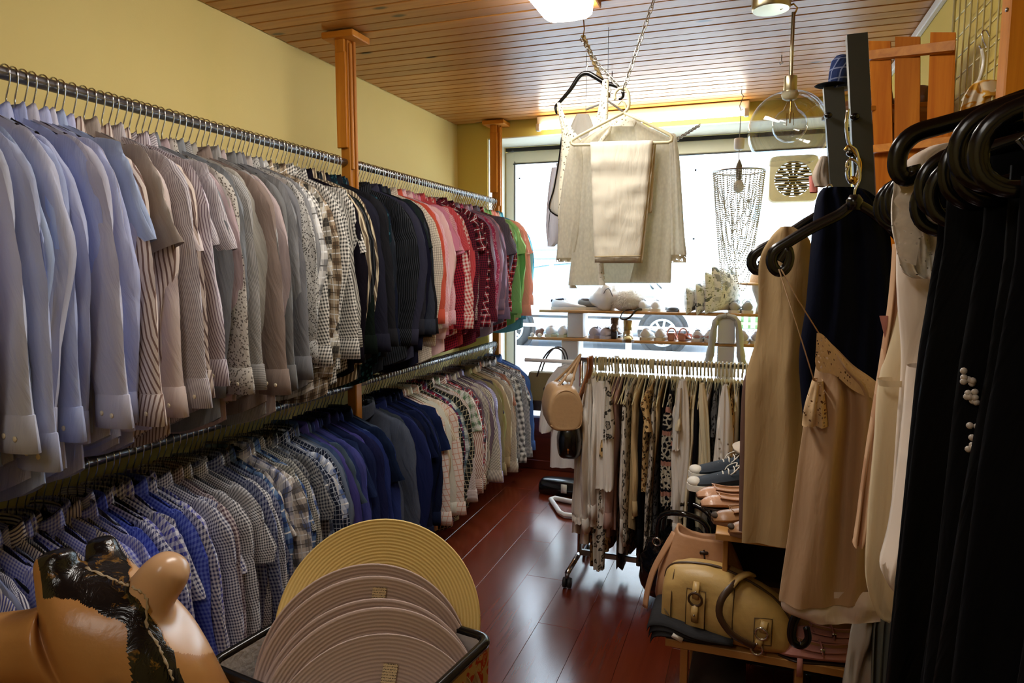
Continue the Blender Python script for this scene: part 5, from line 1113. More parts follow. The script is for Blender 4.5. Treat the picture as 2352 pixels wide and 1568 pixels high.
for px, py, Y, R0, lb, sd, tg in HW:
    o = hat(px, py, Y, R0, radians(6), -.12, M_str_w, lb, sd, .22)
    if tg:
        q_ = at(tg[0], tg[1], Y); n_ = (V(0, 0, EYE)-q_).normalized(); M = o.matrix_basis.inverted(); rt = RT
        # the tag is tucked under the brim, flat against it
        bpy.context.view_layer.update(); M = o.matrix_world.inverted(); l0 = M @ q_
        ra = atan2(l0.y, l0.x); rr_ = min(hypot(l0.x, l0.y), R0-.03); zz = -.22*(rr_-.082)-.004+.016*(rr_/R0)**2*sin(2*ra+sd)+.008*(rr_/R0)**3*sin(3*ra+sd*2.1)
        er, et = V(cos(ra), sin(ra), -.22), V(-sin(ra), cos(ra), 0); c0 = V(rr_*cos(ra), rr_*sin(ra), zz-.002)
        MB().add([c0+et*.015-er*.022, c0-et*.015-er*.022, c0-et*.015+er*.022, c0+et*.015+er*.022, c0+et*.015-er*.022+V(0, 0, .001), c0-et*.015-er*.022+V(0, 0, .001), c0-et*.015+er*.022+V(0, 0, .001), c0+et*.015+er*.022+V(0, 0, .001)], [(0, 1, 2, 3), (7, 6, 5, 4), (0, 4, 5, 1), (1, 5, 6, 2), (2, 6, 7, 3), (3, 7, 4, 0)], [(0, 0), (.03, 0), (.03, .044), (0, .044)]*2).build('paper_tag', M_tag, o, False)

# ---------------------------------------------------------------- painted wooden animal
def px_proj(P):
    d = P-V(0, 0, EYE); z = d.dot(FW); return 1176+F_PX*d.dot(RT)/z, 784-F_PX*d.dot(UP)/z
def animal():
    J = [((450, 1790, .93), .115), ((372, 1560, .91), .100), ((255, 1425, .885), .105), ((165, 1470, .85), .098), ((75, 1490, .83), .072), ((-40, 1490, .80), .070), ((-110, 1500, .79), .045),
         ((332, 1380, .925), .050), ((380, 1318, .94), .050), ((412, 1285, .945), .032), ((140, 1330, .87), .046), ((126, 1285, .87), .040), ((120, 1262, .87), .026), ((238, 1300, .96), .040), ((232, 1245, .97), .031), ((230, 1232, .97), .020)]
    vs = [at(*p) for p, r_ in J]; rs = [r_*1.0 for p, r_ in J]
    ed = [(0, 1), (1, 2), (2, 3), (3, 4), (4, 5), (5, 6), (2, 7), (7, 8), (8, 9), (2, 10), (10, 11), (11, 12), (2, 13), (13, 14), (14, 15)]
    b0 = vs[0]; ch_ = V(b0.x+.02, b0.y-.06, .52); rp_ = V(b0.x+.12, b0.y-.46, .50)
    k = len(vs); vs += [ch_, V(b0.x+.07, b0.y-.26, .50), rp_]; rs += [.14, .135, .13]; ed += [(0, k), (k, k+1), (k+1, k+2)]
    for base in (k, k+2):
        for sx_ in (-.075, .075):
            j = len(vs); p = vs[base]; vs += [V(p.x+sx_, p.y, .30), V(p.x+sx_, p.y, .03)]; rs += [.05, .038]; ed += [(base, j), (j, j+1)]
    me = bpy.data.meshes.new('painted_animal'); me.from_pydata([tuple(v) for v in vs], ed, []); o = bpy.data.objects.new('painted_animal', me); C.objects.link(o)
    sk = o.modifiers.new('skin', 'SKIN'); sk.use_smooth_shade = True
    for d, r_ in zip(me.skin_vertices[0].data, rs): d.radius = (r_, r_)
    me.skin_vertices[0].data[0].use_root = True
    sb_ = o.modifiers.new('sub', 'SUBSURF'); sb_.levels = 5; sb_.render_levels = 5
    dg_ = bpy.context.evaluated_depsgraph_get(); m2 = bpy.data.meshes.new_from_object(o.evaluated_get(dg_)); o.modifiers.clear(); o.data = m2; m2.name = 'painted_animal'
    base = V(b0.x, b0.y, 0)
    tan_ = NT('tan_gloss_paint'); n = tan_.noise(tan_.coord(), 6, 4); n2 = tan_.noise(tan_.coord(), 40, 4)
    m_tan = tan_.done(tan_.bsdf(tan_.mix(n, lin((150, 94, 38)), lin((194, 144, 88))), .28, bump=n2, bstr=.12, bdist=.01))
    kk = NT('black_gloss_paint'); n = kk.noise(kk.coord(), 22, 4, .7, 1); m_blk = kk.done(kk.bsdf(kk.ramp(n, [(.58, lin((14, 12, 12))), (.66, lin((128, 90, 32)))]), .2, bump=n, bstr=.3, bdist=.01))
    m_pnk = plain('pale_pink_gloss_paint', (214, 172, 132), .25, 0, .12, 9, .15)
    m2.materials.clear()
    for m in (m_tan, m_blk, m_pnk): m2.materials.append(m)
    black = [(70, 1200), (100, 1372), (180, 1378), (215, 1400), (288, 1434), (292, 1500), (310, 1600), (330, 2100), (470, 2100), (440, 1600), (396, 1500), (352, 1420), (300, 1362), (290, 1200)]
    pink = [(300, 1200), (300, 1362), (330, 1400), (356, 1420), (385, 1470), (395, 1502), (500, 1500), (500, 1200)]
    for f in m2.polygons:
        x, y = px_proj(f.center); x += 6*noise.noise(f.center*40); y += 8*noise.noise(f.center*40+V(9, 9, 9))
        f.material_index = 1 if poly_in(x, y, black) else 2 if poly_in(x, y, pink) else 0
    for v in m2.vertices: v.co -= base
    m2.shade_smooth(); o.location = base; o['_org'] = tuple(base)
    tag(o, 'glossy painted wooden animal figure, tan with black crest, horns and pale ear', 'figure')
    wv = [(px_proj(v.co+base), v.co+base) for v in m2.vertices]
    mp_ = []
    for q in ((205, 1290), (240, 1312), (272, 1330), (300, 1356), (326, 1390), (350, 1425), (372, 1465), (392, 1510), (412, 1556)):
        near = [v for (x, y), v in wv if abs(x-q[0]) < 14 and abs(y-q[1]) < 14]
        if near: mp_.append(min(near, key=lambda v: (v-V(0, 0, EYE)).length))
    MB().tube([Vector(p)+V(.0015*sin(i*3.1), 0, .002*sin(i*2.3)) for i, p in enumerate(spline([tuple(q) for q in mp_], 50))], [.0024+.0009*sin(i*1.9) for i in range(51)], 6).build('crest', plain('chipped_white', (170, 150, 120), .4, 0, .5, 60), o)
    e_ = MB(); e_.ball(at(245, 1592, .80), (.022, .014, .016), 16, 10); e_.build('eye', M_black, o)
animal()

# ---------------------------------------------------------------- bench shelf with shoes and bags
BY = 2.15
zU = at(1643, 1224, BY).z; zL = at(1660, 1489, BY).z; xU = at(1643, 1230, BY).x; xL = at(1528, 1470, BY).x
bs = thing('bench_shelf', 'low beech wood shelf unit of two boards beside the hanging camisole', 'shelf', (.2, BY+.3, 0), 0, None, True)
MB().box(((xU+.64)/2, BY+.30, zU-.011), (.64-xU, .60, .022), .002).build('upper_board', M_shelf, bs, False)
MB().box(((xL+.62)/2, BY+.25, zL-.013), (.62-xL, .50, .026), .002).build('lower_board', M_shelf, bs, False)
M_shelfz = wood('beech_upright', (160, 112, 58), (180, 130, 72), 2, .45, .6, False)
MB().box((xU+.03, BY+.32, (zU+zL)/2-.01), (.016, .5, zU-zL-.036), .002).build('side_panel', M_shelfz, bs, False)
MB().box((.28, BY+.56, zU/2-.012), (.70, .012, zU-.026)).build('back_panel', M_dkl, bs, False)  # dark panel added down to the floor to keep the space beneath dark
xp = at(1836, 1545, BY).x
for x in (xL+.06, xp, .58): MB().box((x, BY+.03, (zL-.026)/2), (.024, .05, zL-.028), .002).build('leg', M_shelfz, bs, False)
for x in (xL+.06, .58): MB().box((x, BY+.46, (zL-.026)/2), (.024, .05, zL-.028), .002).build('leg', M_shelfz, bs, False)
# olive leather duffel
M_ol = plain('olive_tan_leather', (196, 162, 98), .42, 0, .10, 45, .35); M_old = plain('brown_strap_leather', (70, 48, 30), .4); M_seam = plain('dark_seam', (84, 62, 32), .7)  # last one: dark brown of the duffel's stitching and seams
dp = at(1668, 1470, BY+.09); dp.z = zL
db = thing('handbag', 'large olive tan leather duffel handbag with buckled straps on the lower board', 'handbag', dp, radians(-7))
DST = [(-.205, .045, .03, .14), (-.195, .075, .006, .195), (-.15, .092, .0, .222), (-.04, .098, 0, .232), (.06, .096, 0, .205), (.14, .085, 0, .165), (.185, .068, .004, .115), (.20, .04, .02, .08)]
dbm = bag_loft(1, DST, axis='x')
dbm.v = [v+V(0, .010*noise.noise(v*16)+.006*noise.noise(v*34), .006*noise.noise(v*20+V(5, 5, 5))*min(1, v.z*20)) for v in dbm.v]; dbm.build('body', M_ol, db)
DS_ = spline(DST, 60)
def yfront(x, z):
    t, hw, b, tp = min(DS_, key=lambda q: abs(q[0]-x)); w_ = max(-1, min(1, (z-(b+tp)/2)/((tp-b)/2))); s = abs(w_)**(1/.55); u = (max(0, 1-s*s))**.5
    return -(u**.55)*hw*(1-.22*(w_ > 0)*w_)
def onbag(x, z, d=.004): return V(x, yfront(x, z)-d, z)
def patch(mb, x0, x1, z0, z1, d=.004, n=6):
    mb.grid(lambda u, v: (onbag(x0+(x1-x0)*u, z0+(z1-z0)*v, d), (u*.05, v*.1)), n, n)
for x0, x1, z0, z1 in ((-.115, -.055, .055, .175), (.095, .145, .045, .125)):
    p_ = MB(); patch(p_, x0, x1, z0, z1, .005); p_.build('patch', M_ol, db)
    s_ = MB(); s_.tube([onbag(x, z, .006) for x, z in ((x0, z0), (x1, z0), (x1, (z0+z1)/2), (x1, z1), (x0, z1), (x0, (z0+z1)/2))], .0017, 5, True); s_.build('stitching', M_seam, db)
for x, z in ((-.085, .15), (.118, .085), (.105, .03)):
    MB().torus(onbag(x, z, .014), .021 if z > .1 else .018, .0038, 22, 8, Matrix.Rotation(pi/2, 4, 'X')).build('ring', M_old if z > .1 else M_chrome, db)
for x0, z0, x1, z1 in ((-.085, .20, -.085, .150), (-.085, .13, -.085, .075), (.125, .12, .120, .088), (.115, .07, .106, .035)):
    MB().tube([onbag(x0, z0, .010), onbag((x0+x1)/2, (z0+z1)/2, .016), onbag(x1, z1, .010)], .011, 8, flat=.35, upv=(0, -1, 0)).build('strap', M_ol, db)
    MB().ball(onbag(x1, (z0+z1)/2, .021), (.0035, .003, .0035), 8, 6).build('stud', M_chrome, db)
MB().tube(spline([(.045, -.02, .215), (.035, -.07, .218), (.0, -.115, .18), (-.005, -.125, .125), (.03, -.122, .075), (.075, -.112, .05), (.10, -.105, .04)], 26), .011, 8, flat=.45, upv=(0, -1, 0)).build('handle', M_old, db)
MB().tube(spline([(.07, .02, .212), (.06, -.03, .235), (.035, -.06, .225), (.02, -.08, .205)], 12), .015, 8, flat=.5).build('handle_loop', M_ol, db)
MB().tube([(x, -.012, tp+.001) for x, hw, b, tp in DS_[4:56]], .0045, 6).build('zip', M_old, db)
MB().tube([onbag(-.165, z, .0005) for z in [.01+.2*k/12 for k in range(13)]], .0022, 5).build('seam', M_seam, db)
MB().tube([onbag(.03, z, .0005) for z in [.01+.19*k/12 for k in range(13)]], .0018, 5).build('seam', M_seam, db)
MB().tube([onbag(-.19+.09*k/10, .085-.08*k/10, .0005) for k in range(11)], .0018, 5).build('seam', M_seam, db)
# pinkish tote behind, black patent bag, dark cloth
tp_ = at(1610, 1385, BY+.30); tp_.z = zL; tb2 = thing('handbag', 'soft pinkish beige leather tote with open top behind the olive duffel', 'handbag', tp_, radians(8))
M_pkb = plain('pink_beige_leather', (190, 144, 106), .45, 0, .08, 50, .3)
def toteshape(s_):
    R_ = []
    for z, hw, hd in ((0, .15, .075), (.02, .165, .085), (.10, .155, .078), (.18, .12, .06), (.235, .095, .045), (.245, .092, .042), (.235, .085, .036), (.16, .09, .04)):
        R_.append([V(hw*math.copysign(abs(cos(a))**.6, cos(a)), hd*math.copysign(abs(sin(a))**.6, sin(a)), z+(.03*max(0, -cos(a))*(z > .15))+.006*sin(3*a)*(z > .1)) for a in [2*pi*k/28 for k in range(28)]])
    return MB().loft(R_)
toteshape(0).build('body', M_pkb, tb2); MB().tube([(.0, -.052, .215), (.005, -.066, .16), (.01, -.085, .08)], .0035, 6).build('zip', M_dkl, tb2); MB().box((.0, -.056, .205), (.03, .008, .012), .003).build('zip_pull', M_dkl, tb2)
MB().tube(spline([(-.10, 0, .25), (-.13, -.02, .20), (-.17, -.03, .12), (-.19, -.04, .05), (-.20, -.05, -.02)], 14), .016, 8, flat=.35).build('strap', M_pkb, tb2)
M_pat = plain('black_patent', (12, 12, 14), .10, 0, .2, 30, .4, Coat_Weight=.5)
q_ = at(1572, 1332, 3.0); q_.z = 0; pb = thing('handbag', 'shiny black patent handbag standing on the floor behind the shelf unit', 'handbag', q_, radians(-10))
b_ = lump((.20, .12, .20), 7.7, .22, 30, 20); b_.build('body', M_pat, pb)
for y_ in (-.05, .05): MB().tube(spline([(-.11, y_, .34), (-.10, y_, .46), (0, y_*1.4, .50), (.10, y_, .46), (.11, y_, .34)], 18), .013, 8).build('handle', M_pat, pb)
for x in (-.11, .11): MB().torus((x, -.07, .35), .018, .004, 16, 6, Matrix.Rotation(pi/2, 4, 'X')).build('ring', M_chrome, pb)
fo = thing('folded_cloth', 'dark grey folded cloth hanging over the end of the lower board under the duffel', 'cloth', (xL+.06, BY+.08, zL))
M_dg = fab((44, 44, 46), 'melange', (58, 58, 60))
for k in range(3):
    P = spline([(.15, -.06-.02*k, .006+.010*k), (.04, -.09-.015*k, .010+.014*k), (-.05, -.095, .016+.016*k), (-.095-.006*k, -.08, .0+.018*k), (-.11-.006*k, -.07, -.03+.02*k)], 20)
    MB().loft([[V(x+.0, y_+d*(.20), z+h_) for d, h_ in ((0, 0), (.02, .014), (.5, .016), (1, .012), (1, -.004), (.5, -.006), (.03, -.006))] for x, y_, z in P]).build('fold', M_dg, fo)
MB().box((-.02, -.098, .02), (.035, .004, .016), 0, Matrix.Rotation(.4, 3, 'Y')).build('care_label', M_paper, fo)
# shoes on the upper board
def pump(loc, rz, label, group, m, mlin, peep=False, heel_z=0.0, strap=None, msole=None):
    st = [(0, .020, heel_z+.004, heel_z+.058), (.02, .029, heel_z+.004, heel_z+.052), (.08, .030, heel_z*.75+.004, heel_z*.75+.036), (.14, .036, heel_z*.3+.004, heel_z*.3+.034), (.19, .041, .004, .042), (.225, .036, .004, .036), (.25, .016, .004, .020)]
    o = shoe_upper(st, 20, .85).build('shoe', m); o.location = loc; o.rotation_euler = (0, 0, rz); tag(o, label, 'shoe', group)
    op = MB(); P_ = spline([(x, hw*.80, zt+.0015) for x, hw, zb, zt in st[:5]], 16)
    L1 = [V(x, hw, z) for x, hw, z in P_]; L2 = [V(x, -hw, z) for x, hw, z in P_]
    op.loft([[a, a.lerp(b, .5)-V(0, 0, .02), b] for a, b in zip(L1, L2)], False, False, False); op.build('lining', mlin, o)
    MB().tube([tuple(v+V(0, 0, .001)) for v in L1]+[(.182, .022, .041), (.188, 0, .0435), (.182, -.022, .041)]+[tuple(v+V(0, 0, .001)) for v in reversed(L2)], .0022, 5).build('edge', m, o)
    if heel_z: sole_mb(.25, [(0, .018), (.03, .027), (.1, .029), (.17, .039), (.21, .037), (.25, .012)], 0, lambda x: heel_z*max(0, 1-x/.19)+.012).build('wedge', msole or M_dkl, o, .5)
    else: sole_mb(.25, [(0, .018), (.03, .027), (.1, .029), (.17, .039), (.21, .037), (.25, .012)], 0, .006).build('sole', msole or M_dkl, o, .5)
    if peep: MB().ball((.243, 0, .024), (.012, .018, .008), 12, 6).build('toe_opening', M_lin_d, o)
    return o
M_lin_d = plain('shoe_inside', (60, 44, 30), .8); M_nude = plain('nude_patent', (206, 160, 130), .25, 0, .15, 90, .4); M_cam = plain('camel_leather', (150, 106, 66), .4, 0, .1, 60, .2); M_nl = plain('tan_lining', (150, 104, 62), .7)
def onU(px, py, Y, hz=0): p = at(px, py, Y); return V(p.x, p.y, zU)
A1 = radians(188)
for k, (Y, px, lb) in enumerate(((BY+.07, 1790, 'camel peep-toe wedge shoe at the front corner of the upper board'), (BY+.05, 1745, ''))): pass
pump(onU(1775, 1215, BY+.17)+V(.05, 0, 0), radians(198), 'camel leather peep-toe wedge shoe, the farther of its pair, toe over the corner', 'camel wedge shoes', M_cam, M_nl, True, .055, None, plain('cork_wedge', (110, 72, 44), .7))
pump(onU(1840, 1235, BY+.07)+V(.03, 0, 0), radians(194), 'camel leather peep-toe wedge shoe, the nearer of its pair, partly behind the beige dress', 'camel wedge shoes', M_cam, M_nl, True, .055, None, bpy.data.materials['cork_wedge'])
pump(onU(1770, 1180, BY+.30)+V(.01, 0, 0), radians(196), 'nude shimmer ballet flat, the nearer of its pair behind the wedges', 'nude ballet flats', M_nude, M_nl)
pump(onU(1755, 1160, BY+.39)+V(.01, 0, 0), radians(196), 'nude shimmer ballet flat, the farther of its pair beside the navy sneakers', 'nude ballet flats', M_nude, M_nl)
P_nv = plain('navy_canvas', (34, 46, 60), .75, 0, .15, 90, .2)
sneaker(onU(1728, 1150, BY+.49)+V(.03, 0, .008), radians(202), 'navy canvas sneaker with white laces and toe, nearer of its pair', P_nv, M_white_rubber, P_lin, M_white_rubber, 'navy canvas sneakers')
sneaker(onU(1700, 1140, BY+.56)+V(.07, .02, .03), radians(204), 'navy canvas sneaker with white laces and toe, farther of its pair', P_nv, M_white_rubber, P_lin, M_white_rubber, 'navy canvas sneakers')
for o in [q for q in C.objects if q.get('group') == 'navy canvas sneakers']:
    MB().ball((.255, 0, .030), (.026, .034, .018), 16, 8).build('toe_cap', M_white_rubber, o)
# cream hat on a wooden block behind the shoes
wb = at(1703, 1125, BY+.62); ob = MB().box((0, 0, .06), (.05, .05, .12), .003).build('wood_block', M_shelf, None, False); ob.location = (wb.x+.02, BY+.60-.03, zU); tag(ob, 'small upright wood block behind the navy sneakers on the upper board', 'block')
ht = MB().lathe([(.13, .022), (.125, .008), (.09, .0), (.085, .004), (.08, .05), (.06, .085), (.01, .09)], 30).build('hat', plain('cream_felt', (222, 206, 186), .8)); ht.location = (wb.x+.09, BY+.57, zU+.121); tag(ht, 'cream hat with turned-up brim behind the beige dress', 'hat')
MB().ball((-.02, -.02, .085), (.075, .075, .05), 18, 10).build('crown_scarf', plain('salmon_cloth', (214, 130, 110), .8), ht)
# pink buckled shoes on the lower board
M_pks = plain('dusty_pink_suede', (188, 128, 120), .7, 0, .08, 60, .2)
for k, (px, py, Y, lb) in enumerate(((1905, 1480, BY+.05, 'dusty pink buckled flat shoe, the nearer of its pair on the lower board'), (1930, 1450, BY+.16, 'dusty pink buckled flat shoe, the farther of its pair on the lower board'))):
    p = at(px, py, Y); o = pump(V(p.x+.10, p.y-.0, zL), radians(184), lb, 'pink buckled shoes', M_pks, M_nl)
    MB().tube([(.125, .038*cos(a), .03+.018*sin(a)) for a in [pi*q/10 for q in range(11)]], .0075, 6, flat=.3, upv=(1, 0, 0)).build('strap', M_pks, o); MB().box((.125, .034, .044), (.014, .004, .014), .002).build('buckle', M_chrome, o)
    if not k: MB().box((.19, .047, -.012), (.016, .002, .06)).build('ribbon', M_pks, o)
# things under the bench
o = MB().box((0, 0, .06), (.18, .26, .12), .004).build('shoe_box', plain('grey_card', (70, 60, 50), .7)); o.location = (xL+.16, BY+.22, 0); tag(o, 'grey cardboard shoe box on the floor under the low shelf', 'box')
MB().box((0, 0, .115), (.19, .27, .03), .004).build('lid', bpy.data.materials['grey_card'], o)
for k, (x, c_) in enumerate(((.0, 'near the box'), (.10, 'by the middle leg'))): pump(V(x-.01+.06, BY+.12, .0), radians(-100), 'dark red shoe in the shade under the low shelf, %s' % c_, 'dark red shoes', bpy.data.materials.get('dark_red_leather') or plain('dark_red_leather', (96, 16, 14), .4), M_lin_d)

# ---------------------------------------------------------------- dark leaning frame, pine slats, wire grid
M_dgr = plain('dark_grey_stain', (48, 50, 46), .5, 0, .15, 20)
lf = thing('leaning_frame', 'dark grey stained wooden frame of two leaning posts with black knobs', 'rack', (.3, 2.2, 0), 0, None, True)
def lean_post(tx, ty, bx, by, Y, w_):
    a, b = at(tx, ty, Y), at(bx, by, Y); d = (b-a)/(b.z-a.z); bot = a+d*(0-a.z); R_ = []
    for p in (bot, a):
        R_.append([p+V(w_*cos(q), w_*sin(q), 0) for q in (.75, .75+pi/2, .75+pi, .75+1.5*pi)])
    MB().loft(R_).build('post', M_dgr, lf, False); return a, bot
aA, bA = lean_post(1913, 195, 1930, 440, 2.38, .040); aB, bB = lean_post(1967, 83, 1982, 400, 1.98, .033)
for z in (.35, 1.05): 
    s_, e_ = aA.lerp(bA, 1-z/aA.z), aB.lerp(bB, 1-z/aB.z); MB().tube([s_, e_], .018, 6).build('crossbar', M_dgr, lf, False)
for px, py, Y in ((1902, 265, 2.33), (1963, 268, 1.945), (1955, 352, 1.945)):
    k_ = at(px, py, Y); MB().ball(k_, (.012, .014, .009), 12, 8).build('knob', M_black, lf)
cap_ = at(1931, 178, 2.38); oc = MB().lathe([(.035, .0), (.033, .05), (.028, .085), (.015, .10), (.001, .102)], 18).build('cap', fab((40, 52, 92), 'grid', (120, 130, 160), .03)); oc.location = (aA.x+.02, aA.y, aA.z-.015); tag(oc, 'small navy patterned cap on top of the dark leaning post', 'cap')
MB().ball((-.03, -.02, .01), (.045, .04, .006), 14, 6).build('brim', M_black_cloth, oc)
M_slat = wood('deep_orange_pine', (166, 88, 8), (196, 118, 22), 2, .65, Specular_IOR_Level=.12)
ps = thing('slatted_shelf', 'tall orange pine shelf of upright slats and cross rails by the wall', 'shelf', (.5, 2.8, 0), 0, None, True)
def slat(x0, x1, yt, bx0, bx1, by, Y):
    R_ = []
    for t in (0, 1):
        for_ = []
    a0, a1, b0, b1 = at(x0, yt, Y), at(x1, yt, Y-.05), at(bx0, by, Y), at(bx1, by, Y-.05)
    def down(a, b): d = (b-a)/(b.z-a.z); return a+d*(.02-a.z)
    q0, q1 = down(a0, b0), down(a1, b1); th = V(.006, .02, 0)
    MB().loft([[q0, q1, q1+th, q0+th], [a0, a1, a1+th, a0+th]]).build('slat', M_slat, ps, False)
slat(1995, 2045, 94, 2007, 2050, 330, 2.86); slat(2056, 2113, 84, 2054, 2112, 300, 2.78); slat(2137, 2195, 74, 2128, 2189, 300, 2.70)
for y0, y1, hgt in ((116, 92, 16), (334, 312, 14)):
    a0, a1 = at(1995, y0, 2.84), at(2194, y1, 2.60)
    MB().loft([[a0, a0+V(0, .03, 0), a0+V(0, .03, -hgt*.0019), a0+V(0, 0, -hgt*.0019)], [a1, a1+V(0, .03, 0), a1+V(0, .03, -hgt*.0019), a1+V(0, 0, -hgt*.0019)]]).build('rail', M_pine_x, ps, False)
bk = MB(); a0, a1 = at(1998, 130, 3.2), at(2150, 100, 3.1); bk.loft([[V(a0.x, 3.2, .02), V(a1.x+.03, 3.12, .02), V(a1.x+.03, 3.14, .02), V(a0.x, 3.22, .02)], [V(a0.x, 3.2, 2.2), V(a1.x+.03, 3.12, 2.2), V(a1.x+.03, 3.14, 2.2), V(a0.x, 3.22, 2.2)]]); bk.build('back_panel', wood('dark_pine', (86, 48, 20), (104, 60, 26), 2), ps, False)
for z in (.5, 1.2, 1.72, 2.14): MB().box((.50, 2.98, z), (.24, .26, .018), .002).build('board', M_pine_x, ps, False)
for (px, lb, rz_) in ((1996, 'brown leather boot lying on top of the pine slatted shelf, next to the dark post', 2.5), (2085, 'brown pointed shoe on top of the pine slatted shelf, next to the wall', 2.2)):
    p = at(px, 78, 2.95); o = shoe_upper([(0, .025, 0, .07), (.05, .035, 0, .085), (.12, .035, 0, .07), (.2, .04, 0, .05), (.26, .012, 0, .03)]).build('shoe', plain('brown_shoe_%d' % px, (104, 66, 36), .4)); o.location = (p.x+.08, p.y-.02, 2.15); o.rotation_euler = (0, 0, rz_); tag(o, lb, 'shoe'); sole_mb(.26, [(0, .025), (.05, .036), (.12, .036), (.2, .041), (.262, .012)], 0, .012).build('sole', M_dkl, o, .5)
ob = lump((.05, .05, .09), 3.3, .2).build('pouch', plain('olive_cloth', (74, 70, 42), .8)); p = at(2120, 290, 2.95); ob.location = (p.x, 2.97, 1.73); tag(ob, 'olive pouch standing inside the pine slatted shelf between its slats', 'bag')
# post at the wall and the wire grid
pr = thing('wall_post', 'orange pine post against the wall beside the wire grid', 'post', (.655, 2.27, 0), 0, None, True); MB().box((.655, 2.27, 1.32), (.06, .07, 2.63), .004).build('post', M_pine, pr, False)
for z in (1.75, 2.0, 2.25): MB().ball((.622, 2.25, z), (.004, .006, .006), 8, 6).build('nail', M_dark_steel, pr)
wg = thing('wire_grid', 'cream wire display grid standing along the yellow wall', 'display grid', (.65, 2.6, 0), 0, None, True); M_wire = plain('cream_wire', (214, 202, 150), .4, .3)
for k in range(9): y_ = 2.33+k*.072; MB().tube([(.645, y_, .15), (.645, y_, 2.62)], .0028 if 0 < k < 8 else .005, 6).build('wire', M_wire, wg)
for k in range(34): z = .2+k*.072; MB().tube([(.650, 2.325, z), (.650, 2.91, z)], .0026, 6).build('wire', M_wire, wg)
MB().tube([(.645, 2.33, .15), (.645, 2.33, .0)], .006, 6).build('foot', M_wire, wg); MB().tube([(.645, 2.906, .15), (.645, 2.906, .0)], .006, 6).build('foot', M_wire, wg)
shk = MB().tube(spline([tuple(at(x, y, 2.45)) for x, y in ((2274, 84), (2266, 70), (2257, 74), (2258, 90), (2266, 108), (2258, 114), (2249, 104))], 20), .0028, 6); sp0 = at(2260, 92, 2.45); o = shk.build('hook', M_chrome, None, True, tuple(sp0)); o.location = sp0; o.name = 's_hook'; tag(o, 'chrome s-shaped hook on the wire grid above the yellow top', 'hook')
o = MB().tube(spline([tuple(at(x, y, 2.45)) for x, y in ((2256, 112), (2260, 135), (2256, 165), (2246, 190), (2228, 206))], 14)+[tuple(at(2212, 232, 2.45))], .006, 8).build('clothes_hanger', plain('clear_plastic', (214, 208, 190), .2), None, True, tuple(at(2256, 112, 2.45))); o.location = at(2256, 112, 2.45); tag(o, 'clear plastic hanger with the yellow and white top on the wire grid', 'hanger')
MB().tube([at(x, y, 2.45)-o.location for x, y in ((2248, 188), (2262, 190), (2288, 192))], .006, 8).build('arm', bpy.data.materials['clear_plastic'], o)
YC = 2.44
yt = thing('top', 'yellow and white swirl print top hanging on the wire grid', 'top', at(2245, 310, YC), 0, None, True)
t_ = NT('yellow_swirl'); uv = t_.coord('UV'); n = t_.noise(uv, 9, 2, .5, 2.2); m_sw = t_.done(t_.bsdf(t_.ramp(n, [(.42, lin((226, 206, 170))), (.47, lin((206, 146, 40))), (.56, lin((214, 160, 50))), (.60, lin((232, 220, 196)))]), .8))
strip([(188, 2240, 2262), (205, 2224, 2294), (240, 2208, 2290), (300, 2196, 2288), (420, 2190, 2290), (700, 2180, 2290)], .02, 2.2, 16, 0, .02).build('body', m_sw, yt)
strip([(186, 2250, 2290), (200, 2254, 2296), (222, 2262, 2290)], .015, 5., 8, -.03, .0).build('collar', m_sw, yt)

# ---------------------------------------------------------------- garments on and beside the leaning frame
def px_hanger(path, Y, r_, label, ref, hook=None, mat=None, flat=.6):
    P = [tuple(at(x, y, Y)) for x, y in path]; p0 = at(ref[0], ref[1], Y); n = len(P)*4; S_ = spline(P, n)
    o = MB().tube(S_, [r_*(.8+.35*sin(pi*i/n)) for i in range(n+1)], 10, flat=flat, upv=(0, 1, 0)).build('clothes_hanger', mat or M_black, None, True, tuple(p0)); o.location = p0; tag(o, label, 'hanger')
    if hook: MB().tube(spline([tuple(at(x, y, Y)-p0) for x, y in hook], 24), .0028, 8).build('hook', M_chrome, o)
    return o
YCA = 1.72
px_hanger([(1790, 600), (1800, 584), (1809, 572), (1813, 592), (1806, 614), (1792, 624), (1778, 616), (1772, 597), (1780, 576), (1810, 556), (1864, 524), (1925, 494), (1962, 470), (2000, 486), (2040, 520), (2075, 560)], YCA, .0115, 'black plastic hanger with notched end carrying the champagne camisole', (1962, 470), [(1962, 462), (1964, 436), (1975, 410), (1972, 380), (1958, 366), (1946, 372), (1944, 386)])
MB().lathe([(.016, -.012), (.018, .01), (.010, .022)], 12).build('neck', M_black, [q for q in C.objects if q.get('label', '').startswith('black plastic hanger with notched end')][0])
px_hanger([(1746, 596), (1752, 606), (1740, 622), (1728, 612), (1727, 594), (1740, 578), (1780, 556), (1822, 530), (1862, 504), (1900, 486), (1960, 500)], 1.98, .012, 'black plastic hanger holding the beige sleeveless dress', (1900, 486), [(1900, 484), (1902, 460), (1912, 440), (1908, 424), (1898, 430)])
hh_ = thing('metal_hook', 'tangled brass and chrome hook clip hanging on the dark leaning post', 'hook', at(1962, 360, 1.93), 0, None, True); qq = lambda x, y: at(x, y, 1.93)
MB().tube(spline([tuple(qq(*p)) for p in ((1948, 250), (1944, 290), (1950, 330), (1966, 345), (1972, 370), (1970, 400), (1955, 420), (1945, 400), (1950, 380))], 30), .004, 8).build('hook', M_chrome, hh_)
MB().tube(spline([tuple(qq(*p)) for p in ((1940, 345), (1950, 335), (1962, 350), (1976, 372), (1974, 402), (1960, 424))], 20), .0035, 8).build('clip', M_brass, hh_); MB().ball(qq(1959, 412), .009, 12, 8).build('ball', M_brass, hh_)
YC = 1.96
